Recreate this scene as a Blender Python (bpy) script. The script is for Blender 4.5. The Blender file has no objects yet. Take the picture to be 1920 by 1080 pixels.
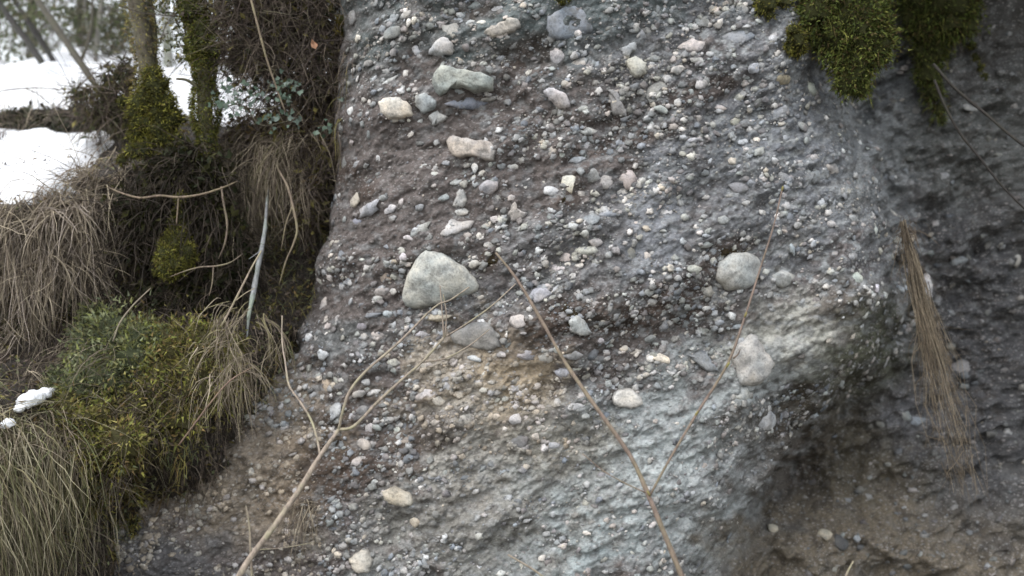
import bpy, math, random
import numpy as np
from mathutils import Vector, Matrix, noise as mnoise
from mathutils.bvhtree import BVHTree

random.seed(7)
rng = np.random.default_rng(11)
C = bpy.context.scene.collection
S = bpy.context.scene
R = math.radians

# ------------------------------------------------------------------ camera, light, exposure
F = 1867.0                      # focal length in photograph pixels (1920 wide)
CX, CY, CZ = 960.0, 540.0, 1.6
cam = bpy.data.cameras.new('camera')
camo = bpy.data.objects.new('camera', cam)
C.objects.link(camo)
camo.location = (0, 0, CZ)
camo.rotation_euler = (R(90), 0, 0)
cam.sensor_width = 36
cam.lens = 36 * F / 1920
cam.clip_start = 0.05
cam.clip_end = 3000
cam.dof.use_dof = True
cam.dof.focus_distance = 3.98
cam.dof.aperture_fstop = 1.25
S.camera = camo

SUN_EL, SUN_AZ = R(55), R(-38)   # azimuth measured from -Y (behind the camera) towards -X
sd_ = Vector((math.sin(SUN_AZ) * math.cos(SUN_EL), -math.cos(SUN_AZ) * math.cos(SUN_EL), math.sin(SUN_EL)))
W = bpy.data.worlds.new('World')
S.world = W
W.use_nodes = True
nt = W.node_tree
bg = nt.nodes['Background']
sky = nt.nodes.new('ShaderNodeTexSky')
sky.sky_type = 'NISHITA'
sky.sun_disc = False
sky.sun_elevation = SUN_EL
sky.sun_rotation = math.atan2(sd_.x, sd_.y)
sky.air_density = 1.5
sky.dust_density = 1.0
sky.ozone_density = 1.0
hs = nt.nodes.new('ShaderNodeHueSaturation')      # thin overcast: a whiter sky than clear air gives
hs.inputs['Saturation'].default_value = 0.26
nt.links.new(sky.outputs[0], hs.inputs['Color'])
nt.links.new(hs.outputs[0], bg.inputs[0])
bg.inputs[1].default_value = 0.15
sl = bpy.data.lights.new('sun', 'SUN')
sl.energy = 0.8
sl.angle = R(50)
sl.color = (1.0, 0.95, 0.9)
so = bpy.data.objects.new('sun', sl)
C.objects.link(so)
so.rotation_euler = (-sd_).to_track_quat('-Z', 'Y').to_euler()
S.view_settings.view_transform = 'Standard'
S.view_settings.look = 'None'
S.view_settings.gamma = 1
S.view_settings.use_curve_mapping = False
S.view_settings.exposure = 1.2


# ------------------------------------------------------------------ helpers
def P(px, py, Y):
    """world point seen at photograph pixel (px, py) at distance Y"""
    return np.array([(px - CX) / F * Y, Y, CZ - (py - CY) / F * Y])


def sstep(a, b, x):
    t = np.clip((x - a) / (b - a), 0, 1)
    return t * t * (3 - 2 * t)


_perm = np.random.default_rng(5).random((256, 256))


def vnoise(x, y, seed=0):
    x = np.asarray(x, float) + seed * 37.17
    y = np.asarray(y, float) + seed * 91.73
    xi = np.floor(x).astype(int)
    yi = np.floor(y).astype(int)
    fx = x - xi
    fy = y - yi
    fx = fx * fx * fx * (fx * (fx * 6 - 15) + 10)
    fy = fy * fy * fy * (fy * (fy * 6 - 15) + 10)
    a = _perm[yi % 256, xi % 256]
    b = _perm[yi % 256, (xi + 1) % 256]
    c = _perm[(yi + 1) % 256, xi % 256]
    d = _perm[(yi + 1) % 256, (xi + 1) % 256]
    return (a * (1 - fx) + b * fx) * (1 - fy) + (c * (1 - fx) + d * fx) * fy - 0.5


def fbm(x, y, oct=4, seed=0, gain=0.5):
    s = 0
    a = 1
    for o in range(oct):
        s = s + a * vnoise(x * 2 ** o, y * 2 ** o, seed + o * 3)
        a *= gain
    return s


def nrm(v):
    return v / np.maximum(np.linalg.norm(v, axis=-1, keepdims=True), 1e-9)


def build(name, chunks, mat, parent=None, smooth=True, loc=None):
    """link ONE mesh object from (verts, tris, colours) chunks"""
    V = []
    T = []
    K = []
    n = 0
    for v, t, k in chunks:
        v = np.asarray(v, float).reshape(-1, 3)
        V.append(v)
        T.append(np.asarray(t, int).reshape(-1, 3) + n)
        k = np.asarray(k, float)
        if k.ndim == 1:
            k = np.tile(k, (len(v), 1))
        K.append(k)
        n += len(v)
    V = np.concatenate(V)
    T = np.concatenate(T)
    K = np.concatenate(K)
    me = bpy.data.meshes.new(name)
    off = np.array(loc if loc is not None else (0, 0, 0), float)
    me.vertices.add(len(V))
    me.vertices.foreach_set('co', (V - off).astype(np.float32).ravel())
    me.loops.add(len(T) * 3)
    me.loops.foreach_set('vertex_index', T.astype(np.int32).ravel())
    me.polygons.add(len(T))
    me.polygons.foreach_set('loop_start', np.arange(0, len(T) * 3, 3, dtype=np.int32))
    me.polygons.foreach_set('loop_total', np.full(len(T), 3, dtype=np.int32))
    me.update(calc_edges=True)
    me.polygons.foreach_set('use_smooth', np.full(len(T), smooth, dtype=bool))
    ca = me.color_attributes.new('Col', 'FLOAT_COLOR', 'POINT')
    rgba = np.ones((len(V), 4), np.float32)
    rgba[:, :3] = K
    ca.data.foreach_set('color', rgba.ravel())
    me.materials.append(mat)
    me.update()
    o = bpy.data.objects.new(name, me)
    C.objects.link(o)
    o.location = off
    if parent is not None:
        o.parent = parent
        o.location = off - np.array(parent.matrix_world.translation) if loc is None and False else off
    return o


def tag(o, label, cat, group=None, kind=None):
    if label:
        o['label'] = label
    if cat:
        o['category'] = cat
    if group:
        o['group'] = group
    if kind:
        o['kind'] = kind
    return o


def empty(name, loc, label, cat, group=None):
    o = bpy.data.objects.new(name, None)
    C.objects.link(o)
    o.location = loc
    o.empty_display_size = 0.1
    o.matrix_world = Matrix.Translation(Vector(loc))
    return tag(o, label, cat, group)


def part(name, chunks, mat, root, smooth=True):
    """a part: mesh in the root's local space"""
    o = build(name, chunks, mat, None, smooth, loc=root.location)
    o.parent = root
    o.location = (0, 0, 0)
    return o


def pal(cols, n, jit=0.18):
    c = np.array(cols)[rng.integers(0, len(cols), n)]
    return np.clip(c * (1 + jit * rng.normal(size=(n, 1))), 0.004, 0.9)


def ribbons(P0, D0, L, Wd, droop, K=5, wob=0.25, cols=None, side=None):
    n = len(P0)
    L = np.broadcast_to(L, (n,)).astype(float)
    Wd = np.broadcast_to(Wd, (n,)).astype(float)
    droop = np.broadcast_to(droop, (n,)).astype(float)
    d = nrm(np.array(D0, float))
    p = np.array(P0, float)
    pts = [p]
    ds = [d]
    for k in range(K):
        d = d + np.array([0, 0, -1.0]) * droop[:, None] / K + rng.normal(size=(n, 3)) * wob / K
        d = nrm(d)
        p = p + d * (L / K)[:, None]
        pts.append(p)
        ds.append(d)
    r = rng.normal(size=(n, 3))
    verts = np.empty((n, (K + 1) * 2, 3))
    for k in range(K + 1):
        s = nrm(np.cross(ds[k], r))
        w = Wd * (1 - (k / K) ** 1.6 * 0.85) * 0.5
        verts[:, 2 * k] = pts[k] - s * w[:, None]
        verts[:, 2 * k + 1] = pts[k] + s * w[:, None]
    f = []
    for k in range(K):
        a = 2 * k
        f += [[a, a + 1, a + 3], [a, a + 3, a + 2]]
    f = np.array(f)
    tris = (f[None] + (np.arange(n) * (K + 1) * 2)[:, None, None]).reshape(-1, 3)
    kc = np.repeat(cols, (K + 1) * 2, axis=0)
    return verts.reshape(-1, 3), tris, kc


def cards(Pc, size, cols, elong=1.7, N=None, nj=1.0):
    """leaf-shaped folded rhombi"""
    n = len(Pc)
    size = np.broadcast_to(size, (n,))
    a = nrm(rng.normal(size=(n, 3)))
    if N is not None:
        m = nrm(np.array(N) + rng.normal(size=(n, 3)) * nj)
    else:
        m = nrm(rng.normal(size=(n, 3)))
    b = nrm(np.cross(m, a))
    a = nrm(np.cross(b, m))
    h = (size * 0.5)[:, None]
    v = np.empty((n, 4, 3))
    v[:, 0] = Pc - a * h * elong
    v[:, 1] = Pc + b * h * 0.8 + m * h * 0.25
    v[:, 2] = Pc + a * h * elong
    v[:, 3] = Pc - b * h * 0.8 + m * h * 0.25
    t = (np.array([[0, 1, 2], [0, 2, 3]])[None] + (np.arange(n) * 4)[:, None, None]).reshape(-1, 3)
    return v.reshape(-1, 3), t, np.repeat(cols, 4, axis=0)


def spikes(Pc, D, L, Wd, cols):
    n = len(Pc)
    D = nrm(np.array(D))
    s = nrm(np.cross(D, rng.normal(size=(n, 3)))) * (np.broadcast_to(Wd, (n,)) * 0.5)[:, None]
    v = np.empty((n, 3, 3))
    v[:, 0] = Pc - s
    v[:, 1] = Pc + s
    v[:, 2] = Pc + D * np.broadcast_to(L, (n,))[:, None]
    return v.reshape(-1, 3), np.arange(n * 3).reshape(-1, 3), np.repeat(cols, 3, axis=0)


def smooth_path(pts, rad, per=4):
    pts = np.array(pts, float)
    rad = np.array(rad, float)
    if len(pts) < 3:
        t = np.linspace(0, 1, 4)[:, None]
        return pts[0] * (1 - t) + pts[-1] * t, np.interp(t[:, 0], [0, 1], [rad[0], rad[-1]])
    q = np.vstack([2 * pts[0] - pts[1], pts, 2 * pts[-1] - pts[-2]])
    out = []
    ro = []
    for i in range(len(pts) - 1):
        p0, p1, p2, p3 = q[i:i + 4]
        for k in range(per):
            t = k / per
            out.append(0.5 * ((2 * p1) + (-p0 + p2) * t + (2 * p0 - 5 * p1 + 4 * p2 - p3) * t * t + (-p0 + 3 * p1 - 3 * p2 + p3) * t ** 3))
            ro.append(rad[i] * (1 - t) + rad[i + 1] * t)
    out.append(pts[-1])
    ro.append(rad[-1])
    return np.array(out), np.array(ro)


def tube(pts, rad, col, sides=7, per=4, rough=0.0, knots=0):
    p, r = smooth_path(pts, rad, per)
    n = len(p)
    if rough:
        r = r * (1 + rough * rng.normal(size=n))
    d = nrm(np.gradient(p, axis=0))
    up = np.array([0.31, 0.9, 0.2])
    s = nrm(np.cross(d, up))
    u = np.cross(s, d)
    ang = np.linspace(0, 2 * math.pi, sides, endpoint=False)
    rr = r[:, None] * (1 + rough * rng.normal(size=(n, sides)))
    v = p[:, None, :] + s[:, None, :] * (np.cos(ang)[None] * rr)[..., None] + u[:, None, :] * (np.sin(ang)[None] * rr)[..., None]
    v = v.reshape(-1, 3)
    f = []
    for i in range(n - 1):
        for k in range(sides):
            a = i * sides + k
            b = i * sides + (k + 1) % sides
            f += [[a, b, b + sides], [a, b + sides, a + sides]]
    m = len(v)
    v = np.vstack([v, p[:1], p[-1:]])
    for k in range(sides):
        f += [[m, (k + 1) % sides, k], [m + 1, (n - 1) * sides + k, (n - 1) * sides + (k + 1) % sides]]
    return v, np.array(f), np.array(col)


def ico(sub):
    import bmesh
    bm = bmesh.new()
    bmesh.ops.create_icosphere(bm, subdivisions=sub, radius=1)
    v = np.array([x.co for x in bm.verts])
    bm.verts.index_update()
    f = np.array([[q.index for q in x.verts] for x in bm.faces])
    bm.free()
    return v, f


ICO1, ICO2, ICO3 = ico(1), ico(2), ico(3)


# ------------------------------------------------------------------ materials
def newmat(name):
    m = bpy.data.materials.new(name)
    m.use_nodes = True
    t = m.node_tree
    b = t.nodes['Principled BSDF']
    return m, t, b


def N(t, typ, **kw):
    n = t.nodes.new(typ)
    for k, v in kw.items():
        setattr(n, k, v)
    return n


def mixrgb(t, mode, fac, a, b):
    n = N(t, 'ShaderNodeMix', data_type='RGBA', blend_type=mode)
    for sock, val in ((n.inputs[0], fac), (n.inputs[6], a), (n.inputs[7], b)):
        if hasattr(val, 'is_output'):
            t.links.new(val, sock)
        else:
            sock.default_value = val
    return n.outputs[2]


def ramp(t, src, stops):
    n = N(t, 'ShaderNodeValToRGB')
    e = n.color_ramp.elements
    while len(e) < len(stops):
        e.new(0.5)
    for i, (p, c) in enumerate(stops):
        e[i].position = p
        e[i].color = c if len(c) == 4 else (*c, 1)
    t.links.new(src, n.inputs[0])
    return n.outputs[0]


def g(v):
    return (v, v, v, 1)


def attr(t):
    n = N(t, 'ShaderNodeVertexColor', layer_name='Col')
    return n.outputs[0]


def noisetex(t, scale, detail=6, rough=0.6, vec=None):
    n = N(t, 'ShaderNodeTexNoise')
    n.inputs['Scale'].default_value = scale
    n.inputs['Detail'].default_value = detail
    n.inputs['Roughness'].default_value = rough
    if vec is not None:
        t.links.new(vec, n.inputs['Vector'])
    return n


def bump(t, b, h, strength, dist, prev=None):
    n = N(t, 'ShaderNodeBump')
    n.inputs['Strength'].default_value = strength
    n.inputs['Distance'].default_value = dist
    t.links.new(h, n.inputs['Height'])
    if prev is not None:
        t.links.new(prev, n.inputs['Normal'])
    t.links.new(n.outputs[0], b.inputs['Normal'])
    return n.outputs[0]


def rock_material():
    m, t, b = newmat('conglomerate_rock')
    geo = N(t, 'ShaderNodeNewGeometry')
    mp = N(t, 'ShaderNodeMapping')
    mp.inputs['Rotation'].default_value = (0, R(-24), 0)
    mp.inputs['Scale'].default_value = (0.75, 1.0, 1.35)
    t.links.new(geo.outputs['Position'], mp.inputs[0])
    vec = mp.outputs[0]
    base = attr(t)
    n1 = noisetex(t, 9, 8, 0.65, vec)
    col = mixrgb(t, 'MULTIPLY', 1.0, base, ramp(t, n1.outputs[0], [(0.3, g(0.76)), (0.55, g(1.0)), (0.75, g(1.28))]))
    n2 = noisetex(t, 75, 6, 0.7, vec)
    col = mixrgb(t, 'MULTIPLY', 1.0, col, ramp(t, n2.outputs[0], [(0.33, g(0.66)), (0.5, g(1.0)), (0.68, g(1.4))]))
    # grains too small to build: each voronoi cell is a grain, some pale, some dark
    for sc, thr, amt in ((42, 0.33, 0.36), (95, 0.36, 0.4)):
        vo = N(t, 'ShaderNodeTexVoronoi')
        vo.inputs['Scale'].default_value = sc
        t.links.new(vec, vo.inputs['Vector'])
        inside = ramp(t, vo.outputs['Distance'], [(thr - 0.07, g(1)), (thr + 0.05, g(0))])
        sep = N(t, 'ShaderNodeSeparateColor')
        t.links.new(vo.outputs['Color'], sep.inputs[0])
        pick = ramp(t, sep.outputs[0], [(0.62, g(0)), (0.8, g(amt))])
        fac = mixrgb(t, 'MULTIPLY', 1.0, inside, pick)
        tint = ramp(t, sep.outputs[1], [(0.0, (0.30, 0.32, 0.34)), (0.5, (0.42, 0.41, 0.40)), (1.0, (0.46, 0.42, 0.40))])
        col = mixrgb(t, 'MIX', fac, col, tint)
    t.links.new(col, b.inputs['Base Color'])
    b.inputs['Roughness'].default_value = 0.9
    b.inputs['Specular IOR Level'].default_value = 0.25
    nb = noisetex(t, 120, 5, 0.75, vec)
    p1 = bump(t, b, n2.outputs[0], 0.8, 0.010)
    bump(t, b, nb.outputs[0], 0.7, 0.005, p1)
    return m


def stone_material(name, objcol):
    m, t, b = newmat(name)
    tc = N(t, 'ShaderNodeNewGeometry')
    if objcol:
        oi = N(t, 'ShaderNodeObjectInfo')
        base = oi.outputs['Color']
    else:
        base = attr(t)
    n1 = noisetex(t, 14, 7, 0.65, tc.outputs['Position'])
    col = mixrgb(t, 'MULTIPLY', 1.0, base, ramp(t, n1.outputs[0], [(0.3, (0.5, 0.51, 0.53)), (0.5, g(1.0)), (0.72, (1.22, 1.2, 1.17))]))
    n2 = noisetex(t, 110, 5, 0.7, tc.outputs['Position'])
    col = mixrgb(t, 'MULTIPLY', 1.0, col, ramp(t, n2.outputs[0], [(0.33, g(0.6)), (0.48, g(1.0)), (0.7, g(1.18))]))
    n4 = noisetex(t, 6, 4, 0.6, tc.outputs['Position'])
    col = mixrgb(t, 'MULTIPLY', 1.0, col, ramp(t, n4.outputs[0], [(0.38, (0.90, 0.955, 1.0)), (0.5, g(1.0)), (0.62, (1.05, 1.01, 0.95))]))
    n3 = noisetex(t, 16, 6, 0.75, tc.outputs['Position'])
    fac = ramp(t, n3.outputs[0], [(0.50, g(0)), (0.62, g(0.6))])
    col = mixrgb(t, 'MIX', fac, col, (0.14, 0.14, 0.13, 1))
    t.links.new(col, b.inputs['Base Color'])
    b.inputs['Roughness'].default_value = 0.85
    b.inputs['Specular IOR Level'].default_value = 0.3
    p1 = bump(t, b, n1.outputs[0], 0.5, 0.02)
    bump(t, b, n2.outputs[0], 0.6, 0.004, p1)
    return m


def plant_material(name, rough=0.7, transl=0.25, nscale=25):
    m, t, b = newmat(name)
    tc = N(t, 'ShaderNodeNewGeometry')
    n1 = noisetex(t, nscale, 4, 0.6, tc.outputs['Position'])
    col = mixrgb(t, 'MULTIPLY', 1.0, attr(t), ramp(t, n1.outputs[0], [(0.3, g(0.65)), (0.5, g(1.0)), (0.7, g(1.3))]))
    t.links.new(col, b.inputs['Base Color'])
    b.inputs['Roughness'].default_value = rough
    b.inputs['Specular IOR Level'].default_value = 0.25
    if transl:
        tr = N(t, 'ShaderNodeBsdfTranslucent')
        t.links.new(col, tr.inputs[0])
        mx = N(t, 'ShaderNodeMixShader')
        mx.inputs[0].default_value = transl
        t.links.new(b.outputs[0], mx.inputs[1])
        t.links.new(tr.outputs[0], mx.inputs[2])
        t.links.new(mx.outputs[0], t.nodes['Material Output'].inputs[0])
    return m


def bark_material():
    m, t, b = newmat('bark')
    tc = N(t, 'ShaderNodeNewGeometry')
    mp = N(t, 'ShaderNodeMapping')
    mp.inputs['Scale'].default_value = (1, 1, 0.35)
    t.links.new(tc.outputs['Position'], mp.inputs[0])
    n1 = noisetex(t, 60, 6, 0.7, mp.outputs[0])
    col = mixrgb(t, 'MULTIPLY', 1.0, attr(t), ramp(t, n1.outputs[0], [(0.3, g(0.45)), (0.5, g(1.0)), (0.7, g(1.45))]))
    n2 = noisetex(t, 9, 5, 0.65, tc.outputs['Position'])
    col = mixrgb(t, 'MIX', ramp(t, n2.outputs[0], [(0.45, g(0)), (0.65, g(0.6))]), col, mixrgb(t, 'MULTIPLY', 1.0, attr(t), (1.25, 1.5, 1.1, 1)))
    t.links.new(col, b.inputs['Base Color'])
    b.inputs['Roughness'].default_value = 0.85
    bump(t, b, n1.outputs[0], 0.8, 0.008)
    return m


def snow_material():
    m, t, b = newmat('snow')
    tc = N(t, 'ShaderNodeNewGeometry')
    n1 = noisetex(t, 7, 6, 0.6, tc.outputs['Position'])
    col = ramp(t, n1.outputs[0], [(0.3, (0.80, 0.82, 0.86)), (0.6, (0.88, 0.89, 0.91))])
    n3 = noisetex(t, 60, 3, 0.6, tc.outputs['Position'])
    col = mixrgb(t, 'MIX', ramp(t, n3.outputs[0], [(0.72, g(0)), (0.8, g(0.35))]), col, (0.35, 0.3, 0.25, 1))
    t.links.new(col, b.inputs['Base Color'])
    b.inputs['Roughness'].default_value = 0.6
    bump(t, b, n1.outputs[0], 0.5, 0.05)
    return m


def earth_material():
    m, t, b = newmat('dark_earth')
    tc = N(t, 'ShaderNodeNewGeometry')
    n1 = noisetex(t, 18, 8, 0.7, tc.outputs['Position'])
    col = mixrgb(t, 'MULTIPLY', 1.0, attr(t), ramp(t, n1.outputs[0], [(0.3, g(0.5)), (0.5, g(1.0)), (0.7, g(1.7))]))
    n2 = noisetex(t, 80, 5, 0.7, tc.outputs['Position'])
    col = mixrgb(t, 'MULTIPLY', 1.0, col, ramp(t, n2.outputs[0], [(0.35, g(0.6)), (0.5, g(1.0)), (0.7, g(1.5))]))
    t.links.new(col, b.inputs['Base Color'])
    b.inputs['Roughness'].default_value = 0.95
    p1 = bump(t, b, n1.outputs[0], 0.8, 0.05)
    bump(t, b, n2.outputs[0], 0.8, 0.012, p1)
    return m


M_rock = rock_material()
M_stone = stone_material('stone', True)
M_pebble = stone_material('pebble', False)
M_plant = plant_material('plant', 0.75, 0.25)
M_dry = plant_material('dry_grass', 0.8, 0.15, 30)
M_moss = plant_material('moss', 0.9, 0.1, 40)
M_ivy = plant_material('ivy_leaf', 0.38, 0.1, 40)
M_bark = bark_material()
M_snow = snow_material()
M_earth = earth_material()

# ------------------------------------------------------------------ setting: ground
gs = 900.0
build('ground', [([(-gs, -gs, 0), (gs, -gs, 0), (gs, gs, 0), (-gs, gs, 0)], [(0, 1, 2), (0, 2, 3)], (0.09, 0.08, 0.065))], M_earth, smooth=False)['kind'] = 'structure'

# ------------------------------------------------------------------ setting: conglomerate cliff
Y0 = 4.5
EDGE = np.array([(660, -900), (655, -50), (645, 120), (615, 330), (585, 450), (560, 600), (520, 680), (420, 760), (330, 850), (250, 920), (130, 1000), (0, 1200), (-100, 1700),
                 (1100, 1700), (1260, 1250), (1330, 1080), (1400, 960), (1475, 860), (1500, 800), (1600, 735), (1690, 660), (1738, 560), (1715, 470), (1690, 350), (1625, 220), (1590, 130), (1580, -50), (1600, -900)], float)


def sdist(px, py):
    d = np.full(px.shape, 1e9)
    ins = np.zeros(px.shape, bool)
    n = len(EDGE)
    for i in range(n):
        a = EDGE[i]
        b = EDGE[(i + 1) % n]
        ab = b - a
        t = np.clip(((px - a[0]) * ab[0] + (py - a[1]) * ab[1]) / (ab @ ab), 0, 1)
        d = np.minimum(d, (px - a[0] - t * ab[0]) ** 2 + (py - a[1] - t * ab[1]) ** 2)
        c = ((a[1] > py) != (b[1] > py)) & (px < (b[0] - a[0]) * (py - a[1]) / (b[1] - a[1] + 1e-12) + a[0])
        ins ^= c
    return np.where(ins, 1, -1) * np.sqrt(d)


ca_, sa_ = math.cos(R(24)), math.sin(R(24))


def cliff_depth(X, Z, fine=True):
    px = CX + X * F / Y0
    py = CY - (Z - CZ) * F / Y0
    wx = px + 40 * fbm(px / 130, py / 130, 3, 21)
    wy = py + 40 * fbm(px / 130, py / 130, 3, 22)
    sd = sdist(wx, wy)
    right = sstep(900, 1100, px)
    deep = (0.50 + 3.2 * sstep(75, 190, -sd) * sstep(820, 700, py)) * (1 - right) + right * (0.80 - 0.42 * sstep(930, 1180, py))
    wid = 75 * (1 - right) + right * 200
    Y = Y0 - 0.06 + 0.20 * ((px - 1080) / 600) ** 2 * (sd > -400)
    Y = np.where(px > 1750, Y0 - 0.06 + 0.20 * (670 / 600) ** 2, Y)
    Y = np.where(px < 500, Y0 - 0.06 + 0.20 * (580 / 600) ** 2, Y)
    rnd = np.clip(1 - sd / 150, 0, 1)
    Y = Y + (0.16 + 0.10 * right) * rnd ** 2 * (sd > 0) + (0.16 + 0.10 * right + deep * sstep(0, 1, -sd / wid)) * (sd <= 0)
    Y = Y - 1.2 * sstep(-110, -330, py) * sstep(1500, 1800, px)  # unseen overhang added above the right recess to shade it
    Y = Y + 0.2 * sstep(-60, -500, py) * sstep(1500, 1300, px)
    u = X * ca_ + Z * sa_
    w = -X * sa_ + Z * ca_
    Y = Y + 0.13 * fbm(u * 1.3, w * 1.8, 3, 1) * (1 - 0.6 * sstep(700, 800, py) * sstep(1500, 1300, px)) + 0.075 * fbm(u * 4.0, w * 6.5, 3, 2)
    Y = Y + (0.16 * fbm(u * 4.6, w * 6.0, 3, 12) + 0.07 * np.abs(fbm(u * 11, w * 13, 2, 13))) * sstep(0, -60, sd) * right
    if fine:
        Y = Y - 0.032 * np.abs(fbm(u * 9, w * 13, 3, 3)) + 0.017 * fbm(u * 26, w * 38, 3, 4) + 0.010 * vnoise(u * 75, w * 95, 8)
    return Y


def gridvals(lo, f0, f1, hi, step, coarse):
    a = np.arange(lo, f0, coarse)
    b = np.arange(f0, f1, step)
    c = np.arange(f1, hi + coarse, coarse)
    return np.concatenate([a, b, c])


GX = gridvals(-2.7, -2.3, 2.8, 7.0, 0.0066, 0.05)
GZ = gridvals(-0.2, 0.08, 3.12, 5.2, 0.0066, 0.05)
MX, MZ = np.meshgrid(GX, GZ)
GY = cliff_depth(MX, MZ)
GYs = cliff_depth(MX, MZ, False)


def bil(G, X, Z):
    i = np.clip(np.searchsorted(GX, X) - 1, 0, len(GX) - 2)
    j = np.clip(np.searchsorted(GZ, Z) - 1, 0, len(GZ) - 2)
    fx = np.clip((X - GX[i]) / (GX[i + 1] - GX[i]), 0, 1)
    fz = np.clip((Z - GZ[j]) / (GZ[j + 1] - GZ[j]), 0, 1)
    return (G[j, i] * (1 - fx) + G[j, i + 1] * fx) * (1 - fz) + (G[j + 1, i] * (1 - fx) + G[j + 1, i + 1] * fx) * fz


def cliff_hit(px, py):
    """where the photograph ray meets the cliff (arrays)"""
    px = np.atleast_1d(np.asarray(px, float))
    py = np.atleast_1d(np.asarray(py, float))
    res = np.full(px.shape, np.nan)
    for Y in np.arange(3.6, 6.6, 0.02):
        todo = np.isnan(res)
        if not todo.any():
            break
        X = (px - CX) / F * Y
        Z = CZ - (py - CY) / F * Y
        h = todo & (bil(GY, X, Z) <= Y)
        res[h] = Y - 0.01
    res[np.isnan(res)] = 5.4
    return np.stack([(px - CX) / F * res, res, CZ - (py - CY) / F * res], -1)


def cliff_normal(p):
    e = 0.05
    dx = (bil(GYs, p[:, 0] + e, p[:, 2]) - bil(GYs, p[:, 0] - e, p[:, 2])) / (2 * e)
    dz = (bil(GYs, p[:, 0], p[:, 2] + e) - bil(GYs, p[:, 0], p[:, 2] - e)) / (2 * e)
    return nrm(np.stack([dx, -np.ones_like(dx), dz], -1))


# rock colour by place (mud, lime crust, tan sand, algae), plus painted recess shade
PPX = CX + MX * F / GY
PPY = CY - (MZ - CZ) * F / GY
col = np.tile(np.array([0.136, 0.117, 0.110]), MX.shape + (1,))
nz = fbm(PPX / 90, PPY / 70, 5, 31)
nz2 = fbm(PPX / 28, PPY / 22, 4, 33)


def zone(cx, cy, rx, ry, ang, c, s=1.0, soft=0.5):
    global col
    a = R(ang)
    dx = PPX - cx
    dy = -(PPY - cy)
    u = (dx * math.cos(a) + dy * math.sin(a)) / rx
    w = (-dx * math.sin(a) + dy * math.cos(a)) / ry
    d = np.sqrt(u * u + w * w) + 0.75 * nz + 0.5 * nz2
    k = s * (1 - sstep(1 - soft, 1 + soft, d))
    col = col * (1 - k[..., None]) + np.array(c) * k[..., None]


GRY = (0.165, 0.178, 0.195)
PALE = (0.325, 0.365, 0.37)
TAN = (0.35, 0.285, 0.205)
BRN = (0.066, 0.047, 0.037)
zone(1100, -40, 700, 140, 0, (0.125, 0.145, 0.145))
zone(1480, 260, 280, 330, 0, GRY, 0.9)
zone(1180, 480, 330, 110, 15, (0.15, 0.15, 0.155), 0.7)
zone(1225, 470, 50, 110, -10, (0.23, 0.24, 0.26), 0.9)
zone(1300, 130, 160, 90, 20, (0.14, 0.135, 0.14), 0.7)
zone(1130, 930, 400, 190, 10, PALE, 1.0)
zone(1320, 860, 190, 150, 30, (0.36, 0.38, 0.38), 1.0)
zone(1420, 770, 110, 110, 30, (0.36, 0.38, 0.37), 1.0)
zone(1500, 640, 130, 105, 30, (0.42, 0.415, 0.375), 1.0)
zone(1440, 770, 130, 90, 40, (0.35, 0.37, 0.375), 0.9)
zone(1250, 850, 190, 80, 25, (0.36, 0.39, 0.39), 0.9)
zone(960, 900, 190, 120, 20, (0.29, 0.295, 0.28), 0.8)
zone(900, 745, 150, 110, 20, TAN, 1.0)
zone(830, 690, 60, 60, 0, (0.36, 0.315, 0.26), 1.0)
zone(1010, 820, 110, 60, 0, (0.25, 0.235, 0.20), 0.8)
zone(850, 860, 110, 110, 30, (0.34, 0.325, 0.295), 1.0)
zone(860, 980, 180, 110, 0, (0.22, 0.205, 0.18), 0.7)
zone(430, 930, 190, 120, 10, (0.27, 0.225, 0.175), 1.0)
zone(560, 740, 70, 80, 40, (0.22, 0.185, 0.145), 0.9)
zone(590, 880, 60, 100, -40, (0.24, 0.19, 0.14), 0.8)
zone(260, 1060, 200, 70, 0, (0.13, 0.13, 0.14), 0.8)
zone(640, 640, 70, 40, 0, (0.14, 0.15, 0.15), 0.8)
for bz in ((1085, 590, 85, 50), (1370, 470, 60, 28), (1165, 215, 40, 40), (1062, 372, 32, 18), (915, 490, 20, 22), (690, 360, 40, 20), (770, 820, 90, 40), (700, 880, 100, 40),
           (1280, 565, 110, 45), (1200, 590, 90, 40), (985, 105, 45, 30), (1190, 260, 120, 16), (1330, 165, 90, 20), (740, 500, 15, 12), (650, 330, 30, 20), (640, 770, 50, 30), (1030, 620, 60, 30), (1580, 570, 60, 40), (880, 20, 50, 20), (620, 900, 70, 60)):
    zone(*bz, 15, BRN, 0.75)
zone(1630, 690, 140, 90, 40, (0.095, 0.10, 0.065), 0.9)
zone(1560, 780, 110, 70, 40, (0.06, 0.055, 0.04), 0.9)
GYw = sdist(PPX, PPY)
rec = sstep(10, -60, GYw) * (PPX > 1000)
col = col * (1 - rec[..., None]) + np.array([0.082, 0.08, 0.078]) * rec[..., None]  # shade of the right recess painted into the rock colour
zone(1640, 250, 70, 200, 0, (0.19, 0.20, 0.205), 0.9)
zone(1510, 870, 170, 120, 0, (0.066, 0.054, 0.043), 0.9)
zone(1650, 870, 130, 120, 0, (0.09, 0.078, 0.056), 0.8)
zone(1700, 1050, 330, 110, 0, (0.155, 0.13, 0.097), 0.9)
zone(1720, 780, 80, 50, 0, (0.15, 0.15, 0.16), 0.8)
zone(1850, 680, 130, 300, 0, (0.062, 0.062, 0.066), 0.8)  # deeper painted shade at the far right of the recess
zone(1850, 260, 120, 100, 0, (0.13, 0.135, 0.13), 0.7)
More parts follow.
